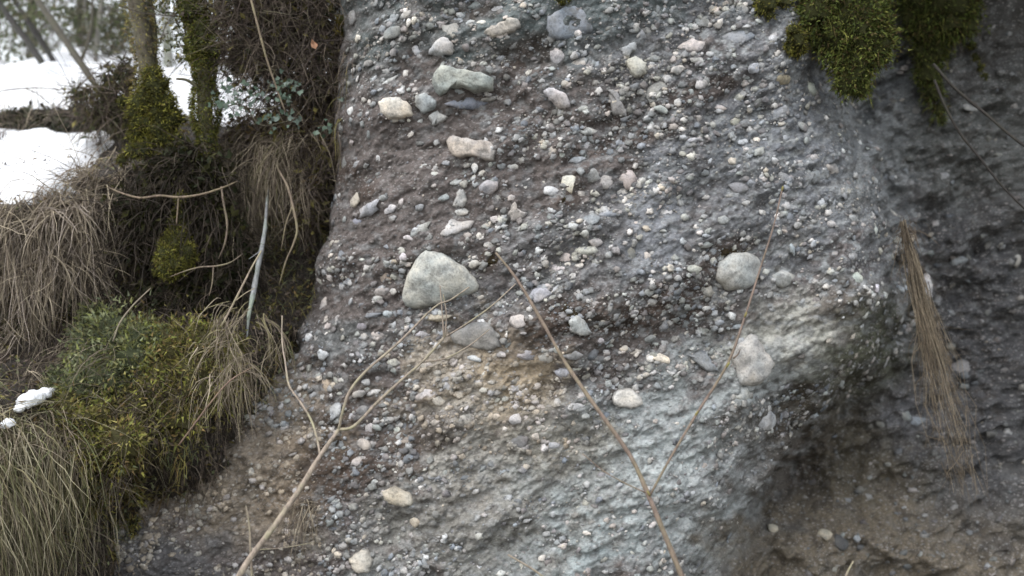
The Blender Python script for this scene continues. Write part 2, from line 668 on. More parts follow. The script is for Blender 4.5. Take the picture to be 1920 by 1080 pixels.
# pale lime streaks running down the rounded right side
st = sstep(0.12, 0.4, vnoise(PPX / 11, PPY / 190, 44)) * sstep(1540, 1600, PPX) * sstep(1760, 1700, PPX) * sstep(160, 220, PPY) * sstep(430, 330, PPY)
col = col * (1 - 0.6 * st[..., None]) + np.array([0.33, 0.34, 0.34]) * 0.6 * st[..., None]
col = np.clip(col * (1 + 0.22 * nz2[..., None] + 0.06 * rng.normal(size=MX.shape)[..., None]), 0.01, 0.6)

crn = fbm(PPX / 15, PPY / 11, 4, 52)
crust = sstep(0.10, 0.30, crn) * (0.35 + 0.5 * sstep(1050, 1400, PPX) * sstep(700, 500, PPY) + 0.25 * sstep(0.0, 0.4, nz)) * (1 - 0.75 * rec)
crust = crust * (1 - 0.7 * sstep(120, 60, np.abs(PPX - 750)) * sstep(120, 60, np.abs(PPY - 350)))
crust = crust * (1 - 0.75 * sstep(1.25, 0.75, np.hypot((PPX - 890) / 170, (PPY - 755) / 120))) * (1 - 0.75 * sstep(620, 560, PPX) * sstep(780, 850, PPY))
col = col * (1 - crust[..., None]) + np.array([0.27, 0.28, 0.285]) * crust[..., None]
pit = sstep(0.16, 0.34, fbm(PPX / 12, PPY / 9, 3, 57))
col = col * (1 - 0.5 * pit[..., None]) + np.array([0.05, 0.043, 0.037]) * 0.5 * pit[..., None]
nz_, nx_ = MX.shape
idx = np.arange(nz_ * nx_).reshape(nz_, nx_)
q = np.stack([idx[:-1, :-1], idx[:-1, 1:], idx[1:, 1:], idx[1:, :-1]], -1).reshape(-1, 4)
SDR = sdist(CX + MX * F / Y0, CY - (MZ - CZ) * F / Y0).reshape(-1)
gone = ((SDR < -195) & (MX.reshape(-1) < -0.3) & (MZ.reshape(-1) > 1.1))[q].all(1)
q = q[~gone]
tri = np.concatenate([q[:, [0, 1, 2]], q[:, [0, 2, 3]]])
tx = GX > -1.1
topv = np.stack([GX, GY[-1], np.full(len(GX), GZ[-1])], -1)[tx]
topb = topv + np.array([0, 9.0, 0.6])
tv = np.concatenate([topv, topb])
nk = len(topv)
k = np.arange(nk - 1)
tt = np.concatenate([np.stack([k, k + 1, k + 1 + nk], -1), np.stack([k, k + 1 + nk, k + nk], -1)])
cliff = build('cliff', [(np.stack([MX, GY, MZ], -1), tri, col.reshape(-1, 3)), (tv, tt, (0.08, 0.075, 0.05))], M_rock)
cliff['kind'] = 'structure'

# ------------------------------------------------------------------ stones in the cliff
COLS = {'w': (0.50, 0.485, 0.47), 'W': (0.58, 0.56, 0.545), 'p': (0.47, 0.435, 0.42), 'g': (0.27, 0.272, 0.27), 'G': (0.37, 0.375, 0.35), 'b': (0.25, 0.262, 0.285),
        'B': (0.385, 0.395, 0.41), 't': (0.41, 0.355, 0.29), 'T': (0.49, 0.45, 0.395), 'k': (0.40, 0.385, 0.385), 'H': (0.45, 0.44, 0.385), 'd': (0.08, 0.08, 0.085), 'm': (0.235, 0.22, 0.222), 'e': (0.44, 0.445, 0.425)}

HERO = [  # outline in the photograph, colour, relative bulge
    ('H', 0.24, [(800, 466), (830, 472), (855, 490), (880, 508), (900, 528), (901, 546), (880, 556), (850, 562), (820, 572), (785, 581), (760, 577), (750, 560), (756, 540), (766, 510), (778, 482)]),
    ('T', 0.30, [(708, 192), (722, 181), (748, 183), (770, 196), (777, 214), (765, 222), (735, 223), (714, 215)]),
    ('G', 0.35, [(815, 130), (832, 122), (870, 133), (905, 138), (928, 148), (922, 172), (895, 175), (868, 165), (845, 168), (830, 182), (816, 178), (811, 155)]),
    ('T', 0.30, [(833, 264), (845, 253), (870, 258), (900, 263), (925, 268), (933, 285), (928, 303), (910, 303), (890, 293), (865, 297), (847, 290)]),
    ('B', 0.30, [(776, 180), (798, 174), (822, 194), (813, 205), (795, 213), (780, 200)]),
    ('w', 0.30, [(803, 216), (815, 208), (841, 220), (832, 228), (811, 237)]),
    ('W', 0.30, [(1016, 171), (1035, 166), (1064, 178), (1072, 200), (1054, 207), (1035, 193)]),
    ('b', 0.16, [(1025, 32), (1062, 12), (1090, 18), (1105, 40), (1115, 60), (1080, 72), (1040, 72), (1022, 62)]),
    ('T', 0.28, [(903, 60), (940, 41), (970, 31), (978, 50), (960, 62), (920, 73)]),
    ('w', 0.35, [(800, 96), (815, 79), (835, 70), (851, 85), (850, 102), (825, 106)]),
    ('m', 0.15, [(843, 628), (880, 606), (910, 600), (930, 620), (942, 650), (915, 658), (880, 651), (850, 645)]),
    ('w', 0.35, [(1065, 602), (1078, 590), (1098, 599), (1112, 625), (1090, 632), (1071, 622)]),
    ('k', 0.28, [(1337, 520), (1345, 490), (1370, 474), (1405, 471), (1425, 484), (1431, 510), (1415, 535), (1390, 545), (1358, 546)]),
    ('k', 0.24, [(1374, 694), (1366, 662), (1388, 640), (1411, 622), (1432, 650), (1454, 682), (1447, 704), (1420, 725), (1384, 724)]),
    ('b', 0.22, [(1284, 664), (1320, 655), (1336, 680), (1351, 699), (1322, 696)]),
    ('W', 0.42, [(1144, 746), (1155, 732), (1180, 727), (1200, 741), (1206, 757), (1185, 765), (1155, 763)]),
    ('W', 0.40, [(1724, 522), (1738, 510), (1748, 535), (1744, 560), (1728, 562)]),
    ('e', 0.40, [(540, 578), (550, 560), (565, 564), (568, 600), (555, 611), (541, 600)]),
    ('W', 0.35, [(1173, 115), (1190, 105), (1213, 118), (1211, 140), (1190, 146), (1175, 132)]),
    ('g', 0.25, [(1138, 168), (1155, 172), (1170, 200), (1179, 222), (1148, 216)]),
    ('p', 0.25, [(952, 402), (962, 380), (968, 378), (972, 393), (990, 400), (975, 415), (957, 414)]),
    ('w', 0.25, [(825, 440), (842, 412), (850, 411), (862, 416), (890, 412), (882, 428), (850, 440), (832, 446)]),
    ('p', 0.28, [(848, 388), (860, 355), (870, 355), (876, 380), (868, 390)]),
    ('e', 0.28, [(1180, 82), (1160, 95), (1175, 108), (1193, 92), (1192, 78)]),
    ('G', 0.22, [(826, 46), (858, 40), (862, 66), (852, 76), (828, 58)]),
    ('T', 0.28, [(715, 925), (742, 912), (772, 922), (777, 945), (755, 949), (725, 945)]),
    ('T', 0.38, [(654, 1045), (672, 1034), (690, 1030), (700, 1050), (695, 1070), (672, 1074), (658, 1062)]),
]

M = []  # medium stones: x, y, w, h, angle, colour


def md(s):
    for it in s.split(';'):
        f = it.split()
        if f:
            M.append((float(f[0]), float(f[1]), float(f[2]), float(f[3]), float(f[4]), f[5]))


md('661 30 22 28 0 g;760 27 22 13 20 w;752 74 18 14 0 w;735 60 36 25 20 g;780 95 14 20 0 w;880 42 18 14 0 B;902 42 18 12 0 w;890 10 28 18 10 g;930 18 36 26 0 B;1085 120 34 30 0 p;1045 105 32 34 0 p')
md('875 195 70 24 3 b;915 186 36 10 10 p;772 160 12 12 0 w;760 138 12 16 -30 w;700 148 20 10 30 w;690 118 22 14 0 g;725 155 40 12 30 w;657 207 18 18 0 w;786 228 18 14 45 W;806 130 16 26 0 g;855 172 40 16 0 B')
md('611 341 14 25 5 W;610 366 18 22 0 e;668 308 16 11 20 w;645 307 24 24 0 g;664 376 22 34 -25 T;689 393 60 22 25 B;668 415 32 18 10 b;732 391 28 19 15 W;752 379 14 16 0 w;784 331 12 16 0 W;816 328 18 14 0 e;834 336 18 8 20 W')
md('830 373 24 12 22 B;864 398 26 16 10 w;853 342 24 12 25 w;916 351 34 28 15 p;766 446 24 12 -10 W;890 312 14 22 0 w;898 443 15 17 0 W;864 456 14 10 0 w;785 432 42 18 30 B;750 466 18 9 0 w;588 477 26 24 -10 W;718 371 16 12 0 e;793 312 16 10 30 B;710 298 10 16 30 w;692 250 10 24 0 g;658 267 14 10 0 p')
md('939 310 18 18 0 B;962 312 25 14 5 W;1036 283 18 24 -40 p;1058 288 20 16 20 B;1083 298 32 14 15 B;1098 274 18 16 0 w;1102 247 32 17 -10 w;1066 342 32 34 -20 T;1032 357 28 21 0 e;1090 364 18 14 -20 w;1115 362 18 14 -10 W;1110 328 36 28 -20 B;1136 343 28 30 10 w;1177 334 34 38 0 p;1204 339 20 13 15 w')
md('927 411 18 15 0 W;942 424 16 8 0 W;1074 424 18 14 0 B;1145 401 42 18 8 b;1116 453 28 20 -5 p;1098 471 50 21 -4 e;1062 483 28 22 0 p;1107 412 30 22 0 B;918 459 22 14 0 p;983 353 14 8 30 w;993 335 14 6 30 w;950 446 12 8 0 w;1045 503 42 22 -8 W;1022 495 12 16 30 p;886 494 32 16 5 w')
md('620 479 14 8 30 w;661 480 24 10 38 p;678 487 14 8 0 w;692 503 16 18 0 w;607 508 14 22 30 B;642 538 24 16 20 w;607 569 30 22 25 p;578 540 14 20 0 w;724 520 30 36 0 t;715 547 28 20 10 p;708 560 22 14 10 e;737 546 14 13 0 w;756 482 16 18 0 w;726 493 12 8 0 t;741 491 16 10 0 t;700 590 30 11 12 B;727 588 18 14 0 B;728 574 16 8 10 w')
md('614 611 21 16 0 p;578 632 22 18 10 W;593 634 12 16 -20 p;605 665 27 23 10 W;711 629 34 20 5 p;679 612 22 16 0 m;788 627 28 16 -8 W;814 622 10 10 0 W;818 596 44 14 5 t;704 682 26 20 30 w;735 681 20 16 0 e;585 652 14 10 0 p;660 560 10 8 0 w;648 530 12 8 0 w')
md('1013 549 42 30 0 B;1082 549 18 20 0 w;1070 532 18 10 15 w;969 603 38 26 -10 p;995 596 12 12 0 W;1045 636 15 15 0 T;985 667 36 24 5 p;1019 670 28 36 -15 T;1074 667 34 20 10 B;1065 650 10 9 0 W;948 643 16 26 -20 g;1053 701 30 22 -5 B;1095 706 30 30 0 w;1111 665 26 28 0 g;940 665 20 14 0 w;890 672 30 14 -15 B;1040 545 20 6 20 W;1128 640 14 14 0 w;1140 720 14 14 0 w;1170 655 18 14 0 T')
md('611 722 22 28 0 t;629 768 24 36 -20 B;673 738 26 15 20 w;702 735 20 10 10 W;685 718 16 14 0 w;640 713 13 10 0 W;658 782 16 20 0 B;677 771 26 18 15 g;695 803 20 25 -15 w;725 787 28 15 5 W;705 785 10 8 0 W;683 832 28 22 -15 T;672 862 32 17 25 p;743 806 14 12 0 w;758 750 24 24 0 w;768 765 16 14 0 p;795 742 56 26 10 p;745 868 12 10 0 W;744 886 14 8 0 W;705 902 24 12 -20 w;820 750 26 24 0 T;724 758 14 10 0 t;815 792 20 12 0 p;762 828 24 18 20 t')
md('906 732 17 13 0 T;931 737 14 12 0 T;912 748 20 11 20 T;929 750 18 10 15 T;948 747 15 13 0 T;920 763 18 11 0 T;873 787 30 26 -5 T;965 788 23 20 10 w;988 788 12 28 10 p;1005 725 20 12 15 T;1080 762 30 18 10 w;970 832 38 26 20 m;1003 820 14 14 0 T;946 884 25 16 10 B;1019 803 18 14 0 T;946 805 10 10 0 T;945 790 12 10 0 t;930 780 20 12 0 t;1045 753 14 18 0 p;994 750 16 14 0 p;1040 835 26 14 0 g;980 880 16 16 0 g')
md('1298 86 44 32 20 p;1380 68 64 34 0 b;1308 113 30 13 -5 w;1272 129 30 17 15 w;1251 146 20 16 0 B;1314 158 30 22 30 p;1270 193 16 16 0 w;1320 194 20 13 0 B;1350 202 22 11 -10 p;1378 228 21 23 0 G;1450 72 16 15 0 w;1412 130 22 20 0 B;1465 148 38 32 0 t;1385 183 26 16 20 G;1318 40 30 22 0 g;1230 170 50 36 40 g;1240 205 30 16 -20 B;1225 110 26 16 0 g;1205 62 24 16 0 B;1400 145 50 16 -5 b;1462 210 36 30 30 B;1425 190 30 18 0 g;1520 165 40 30 0 G;1550 110 18 34 20 p')
md('1423 284 24 16 42 e;1393 265 26 14 15 B;1418 262 14 16 0 p;1470 331 30 22 -20 g;1385 350 42 24 -10 m;1398 380 18 11 15 w;1323 370 13 12 0 w;1355 413 24 17 0 B;1328 455 38 24 15 G;1278 452 16 15 0 B;1473 434 20 12 -5 T;1430 398 16 12 0 w;1486 466 10 24 25 B;1472 387 18 15 0 p;1326 322 13 15 0 T;1250 398 28 26 0 B;1300 262 24 10 10 B;1375 318 28 18 20 w;1560 315 44 24 -15 T;1530 330 26 24 0 g;1475 335 22 16 0 g;1505 235 26 18 0 g;1450 300 20 14 0 w')
md('1214 483 21 24 0 p;1302 505 25 17 0 e;1337 490 16 15 0 p;1326 546 33 24 -10 w;1328 578 28 11 0 w;1260 545 11 23 5 w;1247 608 30 34 30 B;1285 606 28 22 -20 g;1322 618 30 18 20 G;1220 545 28 16 15 g;1240 672 38 20 -15 T;1350 605 24 14 0 B;1470 522 42 32 0 e;1607 522 28 22 15 e;1384 612 24 12 0 B;1350 535 22 14 0 g;1185 476 20 26 0 g;1275 690 22 16 0 p;1220 635 26 16 20 g;1440 790 60 40 20 B;1395 740 40 30 0 B;1188 660 26 16 0 p')
md('1800 490 38 22 10 b;1908 490 26 26 0 G;1800 690 38 30 0 m;1720 790 40 22 0 b;1695 780 26 24 0 g;1655 795 26 22 0 g;1578 1017 35 34 -20 d;1607 1008 20 16 0 g;1450 990 22 22 0 t;1548 1000 30 30 0 t;1715 205 24 16 0 g;1820 200 30 20 0 g;1770 330 30 16 20 g;1690 600 20 14 0 w;1660 553 18 14 -20 w;1645 540 10 22 -20 W;1690 540 22 20 0 B;1575 385 18 14 0 w;1600 410 26 16 0 B;1640 430 20 30 0 B;1560 420 20 14 0 w;1540 380 22 18 0 B;1600 480 26 18 20 B;1675 400 26 14 -40 p;1708 445 14 20 0 t')
md('776 980 22 19 0 t;822 987 19 11 10 T;848 995 21 12 -5 W;858 1034 17 15 0 w;861 1062 21 24 0 W;951 993 26 20 -10 T;946 1064 22 28 -30 e;805 1020 24 18 0 p;770 1048 30 22 10 G;760 1005 28 12 -10 T;734 998 18 16 0 B;715 1017 50 22 -25 t;718 1035 30 14 -10 t;690 955 34 44 40 G;592 982 22 26 0 B;612 1038 32 26 0 e;584 1016 24 14 0 g;630 1022 14 14 0 w;640 1010 24 20 0 g;540 886 46 26 -15 w;504 908 44 18 22 B;547 916 40 22 5 T;490 940 26 18 -20 B;515 942 14 14 0 T;290 1069 34 22 10 w;267 1038 14 14 0 w;335 1062 22 16 0 w;380 1066 18 14 0 w;470 1020 24 18 0 B;345 1030 16 12 0 w;235 1050 16 12 0 g;1010 1000 24 16 0 g;910 1010 20 16 0 g;1050 960 30 20 0 g')
LIMIT = 300 - len(HERO)
# a few more stones between the noted ones, in the pebbly bands
tries = 0
while len(M) < LIMIT and tries < 4000:
    tries += 1
    x = random.uniform(600, 1720)
    y = random.uniform(5, 1070)
    if sdist(np.array([x]), np.array([y]))[0] < 15:
        continue
    if 640 < x < 860 and 230 < y < 460:
        continue
    w = random.uniform(13, 22)
    if any((x - m[0]) ** 2 + (y - m[1]) ** 2 < (0.55 * (w + max(m[2], m[3]))) ** 2 for m in M):
        continue
    if any(min(q[0] for q in h[2]) - 12 < x < max(q[0] for q in h[2]) + 12 and min(q[1] for q in h[2]) - 12 < y < max(q[1] for q in h[2]) + 12 for h in HERO):
        continue
    M.append((x, y, w, w * random.uniform(0.55, 0.9), random.gauss(18, 18), random.choice('wwWpgGBBeTmg')))
M = M[:LIMIT]


def lumpy(v, seed, amt, fq=1.6):
    out = v.copy()
    for i, p in enumerate(v):
        out[i] = p * (1 + amt * mnoise.fractal(Vector(p * fq) + Vector((seed * 3.7, seed * 1.3, 0)), 0.9, 2.1, 3))
    return out


def facet(v, seed, n=7):
    """cut a rounded stone by a few planes so that it has worn flat faces"""
    r = np.random.default_rng(seed)
    out = v.copy()
    for k in range(n):
        d = nrm(r.normal(size=3))
        h = r.uniform(0.62, 0.9)
        s = out @ d
        out = out - np.where(s > h, (s - h) * 0.9, 0)[:, None] * d
    return out


def mesh_of(name, v, f, mat):
    me = bpy.data.meshes.new(name)
    me.from_pydata([tuple(a) for a in v], [], [tuple(int(b) for b in a) for a in f])
    me.polygons.foreach_set('use_smooth', [True] * len(me.polygons))
    me.materials.append(mat)
    return me


SM = [mesh_of('stone', facet(lumpy(ICO2[0], s, 0.55), s, 9), ICO2[1], M_stone) for s in range(14)]


def jitcol(c, r):
    k = 1 + r.gauss(0, 0.10)
    return (min(c[0] * k, 0.75), min(c[1] * k * (1 + r.gauss(0, 0.02)), 0.75), min(c[2] * k * (1 + r.gauss(0, 0.03)), 0.75), 1)


mp_ = np.array([(m[0], m[1]) for m in M])
hp = cliff_hit(mp_[:, 0], mp_[:, 1])
hn = cliff_normal(hp)
rr = random.Random(3)
for i, m in enumerate(M):
    o = bpy.data.objects.new('stone', SM[rr.randrange(len(SM))])
    C.objects.link(o)
    n = Vector(hn[i])
    lm = float(np.mean([bil(col[..., k_], hp[i:i + 1, 0], hp[i:i + 1, 2])[0] for k_ in range(3)]))
    film = min(1.08, 0.72 + 2.6 * lm)
    a = R(m[4])
    t = Vector((math.cos(a), 0, math.sin(a)))
    t = (t - n * t.dot(n)).normalized()
    b = n.cross(t)
    sc = hp[i][1] / F * 0.5 * 1.1
    w, h = m[2] * sc, m[3] * sc
    d = 0.40 * (w * h) ** 0.5 + 0.004
    B = Matrix((t * w, b * h, n * d)).transposed().to_4x4()
    o.parent = cliff
    o.matrix_local = Matrix.Translation(Vector(hp[i]) - n * d * 0.22) @ B
    jc = jitcol(COLS[m[5]], rr)
    o.color = (jc[0] * film, jc[1] * film, jc[2] * film, 1)


def hero(colk, bulge, pts, seed):
    pts = np.array(pts, float)
    c = pts.mean(0)
    # evenly resampled closed outline, corners kept slightly rounded
    p = np.vstack([pts, pts[:1]])
    seg = np.r_[0, np.cumsum(np.linalg.norm(np.diff(p, axis=0), axis=1))]
    n = 26
    s = np.linspace(0, seg[-1], n, endpoint=False)
    o = np.stack([np.interp(s, seg, p[:, 0]), np.interp(s, seg, p[:, 1])], -1)
    o = 0.74 * o + 0.13 * (np.roll(o, 1, 0) + np.roll(o, -1, 0))
    o += np.random.default_rng(seed).normal(size=o.shape) * 1.1
    hc = cliff_hit([c[0]], [c[1]])[0]
    hs = cliff_hit(o[:, 0], o[:, 1])
    Yc = min(np.median(hs[:, 1]), hc[1] + 0.03)
    A_ = np.stack([np.ones(n), (o[:, 0] - c[0]) / F * Yc, -(o[:, 1] - c[1]) / F * Yc], -1)
    fit = np.linalg.lstsq(A_, hs[:, 1], rcond=None)[0]
    tx_, tz_ = np.clip(fit[1:], -0.9, 0.9)
    Yc = min(fit[0], hc[1] + 0.02)
    loc = P(c[0], c[1], Yc)
    size = math.sqrt((o[:, 0].max() - o[:, 0].min()) * (o[:, 1].max() - o[:, 1].min())) / F * Yc
    D = bulge * size
    W_ = np.stack([(o[:, 0] - c[0]) / F * Yc, np.zeros(n), -(o[:, 1] - c[1]) / F * Yc], -1)
    rings = []
    r = np.random.default_rng(seed)
    for sc, dp in ((0.92, 0.5), (1.01, 0.12), (0.99, -0.25), (0.93, -0.62), (0.78, -0.86), (0.5, -0.95), (0.22, -1.0)):
        w = W_ * sc
        w[:, 1] = D * dp + sc * (W_[:, 0] * tx_ + W_[:, 2] * tz_) * 0.85
        rings.append(w)
    v = np.concatenate(rings + [np.array([[0, -D * 1.0, 0]])])
    for i in range(len(v)):
        f = mnoise.fractal(Vector((v[i] + loc) * 9.0), 0.9, 2.1, 4) * 0.085 * size
        v[i, 1] += f + mnoise.noise(Vector((v[i] + loc) * 31.0)) * 0.022 * size
        v[i, 0] += mnoise.noise(Vector((v[i] + loc) * 17.0)) * 0.02 * size
    f = []
    R_ = len(rings)
    for j in range(R_ - 1):
        for k in range(n):
            a = j * n + k
            b = j * n + (k + 1) % n
            f += [(a, b, b + n), (a, b + n, a + n)]
    for k in range(n):
        f.append(((R_ - 1) * n + k, (R_ - 1) * n + (k + 1) % n, R_ * n))
    ob = bpy.data.objects.new('stone', mesh_of('stone', v, f, M_stone))
    C.objects.link(ob)
    ob.parent = cliff
    ob.location = loc
    ob.color = jitcol(COLS[colk], rr)
    return ob


for i, (ck, bu, pts) in enumerate(HERO):
    hero(ck, bu, pts, 100 + i)

# the small clasts: thousands, one part
NP = 38000
x = rng.uniform(120, 1960, NP * 3)
y = rng.uniform(-20, 1100, NP * 3)
sdp = sdist(x, y)
dens = np.where(sdp > 0, 0.75, 0.0)
dens = np.where((sdp <= 0) & (x > 1100), 0.09, dens)
ub, wb = x * ca_ - y * sa_, x * sa_ + y * ca_
clus = 0.6 * fbm(ub / 190, wb / 42, 3, 61) + 0.7 * fbm(x / 60, y / 48, 3, 62)
dens *= np.clip(0.58 + 1.7 * clus, 0.05, 1.25)
dens *= 1 - 0.8 * ((x > 640) & (x < 870) & (y > 230) & (y < 480))
dens *= 1 - 0.55 * sstep(760, 860, y) * ((x > 780) & (x < 1500))
dens *= 1 - 0.88 * sstep(1.15, 0.75, np.hypot((x - 1500) / 100, (y - 640) / 85))
keep = rng.random(NP * 3) < dens
x, y, sdp = x[keep][:NP], y[keep][:NP], sdp[keep][:NP]
n = len(x)
pp = cliff_hit(x, y)
pn = cliff_normal(pp)
spx = 1.25 + 1.7 * rng.pareto(1.9, n)
spx = np.clip(spx, 1.25, 7.5)
spx = np.where((sdp < 0), spx * 1.1, spx)
lump_ = np.stack([bil(col[..., k_], pp[:, 0], pp[:, 2]) for k_ in range(3)], -1).mean(-1)
thin = rng.random(n) < np.clip(1.15 - 3.0 * np.maximum(lump_ - 0.18, 0), 0.32, 1)
spx, pp, pn, x, y, sdp = spx[thin], pp[thin], pn[thin], x[thin], y[thin], sdp[thin]
n = len(spx)
rad = spx * pp[:, 1] / F
ang = R(1) * rng.normal(20, 25, n)
t = np.stack([np.cos(ang), np.zeros(n), np.sin(ang)], -1)
t = nrm(t - pn * (t * pn).sum(-1, keepdims=True))
b = np.cross(pn, t)
asp = rng.uniform(0.5, 0.95, n)
dv = 0.6
big = spx > 4.2
kk = list('wwWpgGBBeTmgggbbmmGgpg')
pc = np.array([COLS[c] for c in kk])[rng.integers(0, len(kk), n)]
tanm = ((x > 780) & (x < 1080) & (y > 660) & (y < 860)) | ((x < 600) & (y > 800))
tanm = tanm
pc = np.where(tanm[:, None], np.array([COLS['t'], COLS['T'], COLS['t'], COLS['p']])[rng.integers(0, 4, n)] * 0.9, pc)
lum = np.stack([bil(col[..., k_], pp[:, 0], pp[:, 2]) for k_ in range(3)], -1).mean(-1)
dim = np.where((sdp <= 0), 0.55, 0.95) * np.clip(0.52 + 4.0 * lum, 0.5, 1.08)      # shade painted into recess pebbles; those in muddy places carry a mud film
pc = pc * np.clip(0.66 + 0.16 * (spx - 1.25), 0.66, 1.0)[:, None]
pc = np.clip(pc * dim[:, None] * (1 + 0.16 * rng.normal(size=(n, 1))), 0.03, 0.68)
chunks = []
for mask, (iv, jf) in ((big, ICO2), (~big, ICO1)):
    k = np.where(mask)[0]
    if len(k) == 0:
        continue
    vv = np.repeat(iv[None], len(k), 0)
    vv = vv * (1 + 0.22 * rng.normal(size=vv.shape[:2] + (1,)))
    w = (vv[..., 0:1] * (t[k] * rad[k, None])[:, None] + vv[..., 1:2] * (b[k] * (rad * asp)[k, None])[:, None] + vv[..., 2:3] * (pn[k] * (rad * asp * dv)[k, None])[:, None])
    w = w + (pp[k] + pn[k] * (rad * 0.02)[k, None])[:, None]
    fs = (jf[None] + (np.arange(len(k)) * len(iv))[:, None, None]).reshape(-1, 3)
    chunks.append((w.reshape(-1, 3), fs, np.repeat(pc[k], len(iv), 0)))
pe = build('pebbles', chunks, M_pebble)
pe.parent = cliff
pe['kind'] = 'stuff'

# ------------------------------------------------------------------ setting: wooded bank on the left with snow on its terraces
STA = [(-2.36, [(3.2, 1500), (3.5, 1150), (3.72, 1000), (3.82, 880), (3.98, 790), (4.4, 735), (4.7, 620), (4.78, 450), (4.6, 392), (4.78, 362), (6.0, 265), (6.25, 212), (7.0, 196), (9.0, 150), (10.5, 165), (18, 300)]),
       (-1.63, [(5.0, 1500), (5.0, 1150), (4.9, 1000), (4.62, 900), (4.38, 820), (4.42, 740), (4.6, 660), (5.0, 560), (5.15, 400), (4.98, 300), (5.2, 262), (5.8, 245), (6.5, 222), (8.5, 180), (10, 190), (18, 300)]),
       (-0.9, [(5.1, 1500), (5.1, 1150), (5.1, 1000), (5.0, 900), (4.95, 800), (4.95, 700), (5.0, 600), (5.05, 450), (4.95, 330), (4.95, 250), (5.1, 200), (5.8, 195), (6.5, 190), (8.5, 175), (10, 185), (18, 300)])]
nt_ = 240
xs = np.concatenate([np.arange(-12, -4, 0.25), np.arange(-4, 0.2, 0.022)])
tp = np.linspace(0, 15, nt_)


def prof(i):
    a = np.array([(Y, CZ - (py - CY) / F * Y) for Y, py in STA[i][1]])
    return np.stack([np.interp(tp, np.arange(16), a[:, 0]), np.interp(tp, np.arange(16), a[:, 1])], -1)


PR = [prof(i) for i in range(3)]
bank = np.empty((nt_, len(xs), 3))
for j, X in enumerate(xs):
    Xs = [s[0] for s in STA]
    w = np.clip((X - Xs[0]) / (Xs[1] - Xs[0]), 0, 1) if X < Xs[1] else 1 + np.clip((X - Xs[1]) / (Xs[2] - Xs[1]), 0, 1)
    i = int(min(w, 1.999))
    fr = w - i
    fr = fr * fr * (3 - 2 * fr)
    yz = PR[i] * (1 - fr) + PR[i + 1] * fr
    bank[:, j, 0] = X
    bank[:, j, 1:] = yz
TT, XX = np.meshgrid(tp, xs, indexing='ij')
bn = 0.16 * fbm(XX * 1.7, TT * 0.9, 4, 71) + 0.06 * fbm(XX * 7, TT * 4, 3, 72)
ledge = 1 - 0.75 * sstep(7.0, 8.0, TT)
bank[..., 1] += bn * ledge
bank[..., 2] += 0.7 * ledge * (0.14 * fbm(XX * 1.5, TT * 0.8, 4, 73) + 0.05 * fbm(XX * 7, TT * 4, 3, 74))
ib = np.arange(nt_ * len(xs)).reshape(nt_, len(xs))
q = np.stack([ib[:-1, :-1], ib[:-1, 1:], ib[1:, 1:], ib[1:, :-1]], -1).reshape(-1, 4)
btri = np.concatenate([q[:, [0, 1, 2]], q[:, [0, 2, 3]]])
bankv = bank.reshape(-1, 3)
o = build('earth_bank', [(bankv, btri, (0.05, 0.042, 0.034))], M_earth)
o['kind'] = 'structure'
bvh = BVHTree.FromPolygons([Vector(v) for v in bankv], [tuple(int(a) for a in t) for t in btri])


def bhit(px, py, default=4.9):
    d = Vector(P(px, py, 1.0)) - Vector((0, 0, CZ))
    h = bvh.ray_cast(Vector((0, 0, CZ)), d.normalized())
    return np.array(h[0]) if h[0] is not None else P(px, py, default)


# snow lies on the terraces where they are flat enough
ok = sstep(8.15, 8.6, TT) * sstep(10.35, 9.9, TT) * sstep(-1.98, -2.18, XX + 0.2 * (TT - 8.5))
ok2 = sstep(11.15, 11.5, TT) * sstep(15.2, 14.0, TT)
def snow(name, mask, hgt, seed):
    h = hgt * (mask * (1.15 + 0.9 * fbm(XX * 2.6, TT * 2.0, 4, seed)) - 0.42)
    sn = bank.copy()
    sn[..., 2] += h
    sn[..., 1] -= 0.25 * h
    # drop the cells that lie wholly beneath the earth
    hq = h.reshape(-1)
    vis = (hq[btri] > -0.25 * hgt).any(1)
    used = np.unique(btri[vis])
    mp2 = np.full(len(hq), -1)
    mp2[used] = np.arange(len(used))
    o = build(name, [(sn.reshape(-1, 3)[used], mp2[btri[vis]], (0.9, 0.9, 0.9))], M_snow)
    o['kind'] = 'structure'


snow('snow', ok, 0.10, 81)
snow('snow', ok2, 0.22, 84)


def snow_lump(name, spots, label):
    ch = []
    cc = []
    for k, (px, py, r) in enumerate(spots):
        p = bhit(px, py)
        p = P(px, py, p[1] - 0.10)
        cc.append(p)
        v = lumpy(ICO3[0], 40 + k, 0.3, 1.6) * np.array([r * 1.1, r, r * 0.85]) * p[1] / F
        ch.append((v + p, ICO3[1], (0.9, 0.9, 0.9)))
    return tag(build(name, ch, M_snow, loc=np.mean(cc, 0)), label, 'snow')


snow_lump('snow_patch', [(50, 752, 17), (66, 745, 17), (84, 737, 13), (36, 766, 9), (98, 731, 6)], 'small white snow patch caught in the grass above the hanging green-brown tussock')
snow_lump('snow_patch', [(16, 793, 11), (8, 797, 8)], 'tiny snow scrap at the left edge just below the other snow patch')

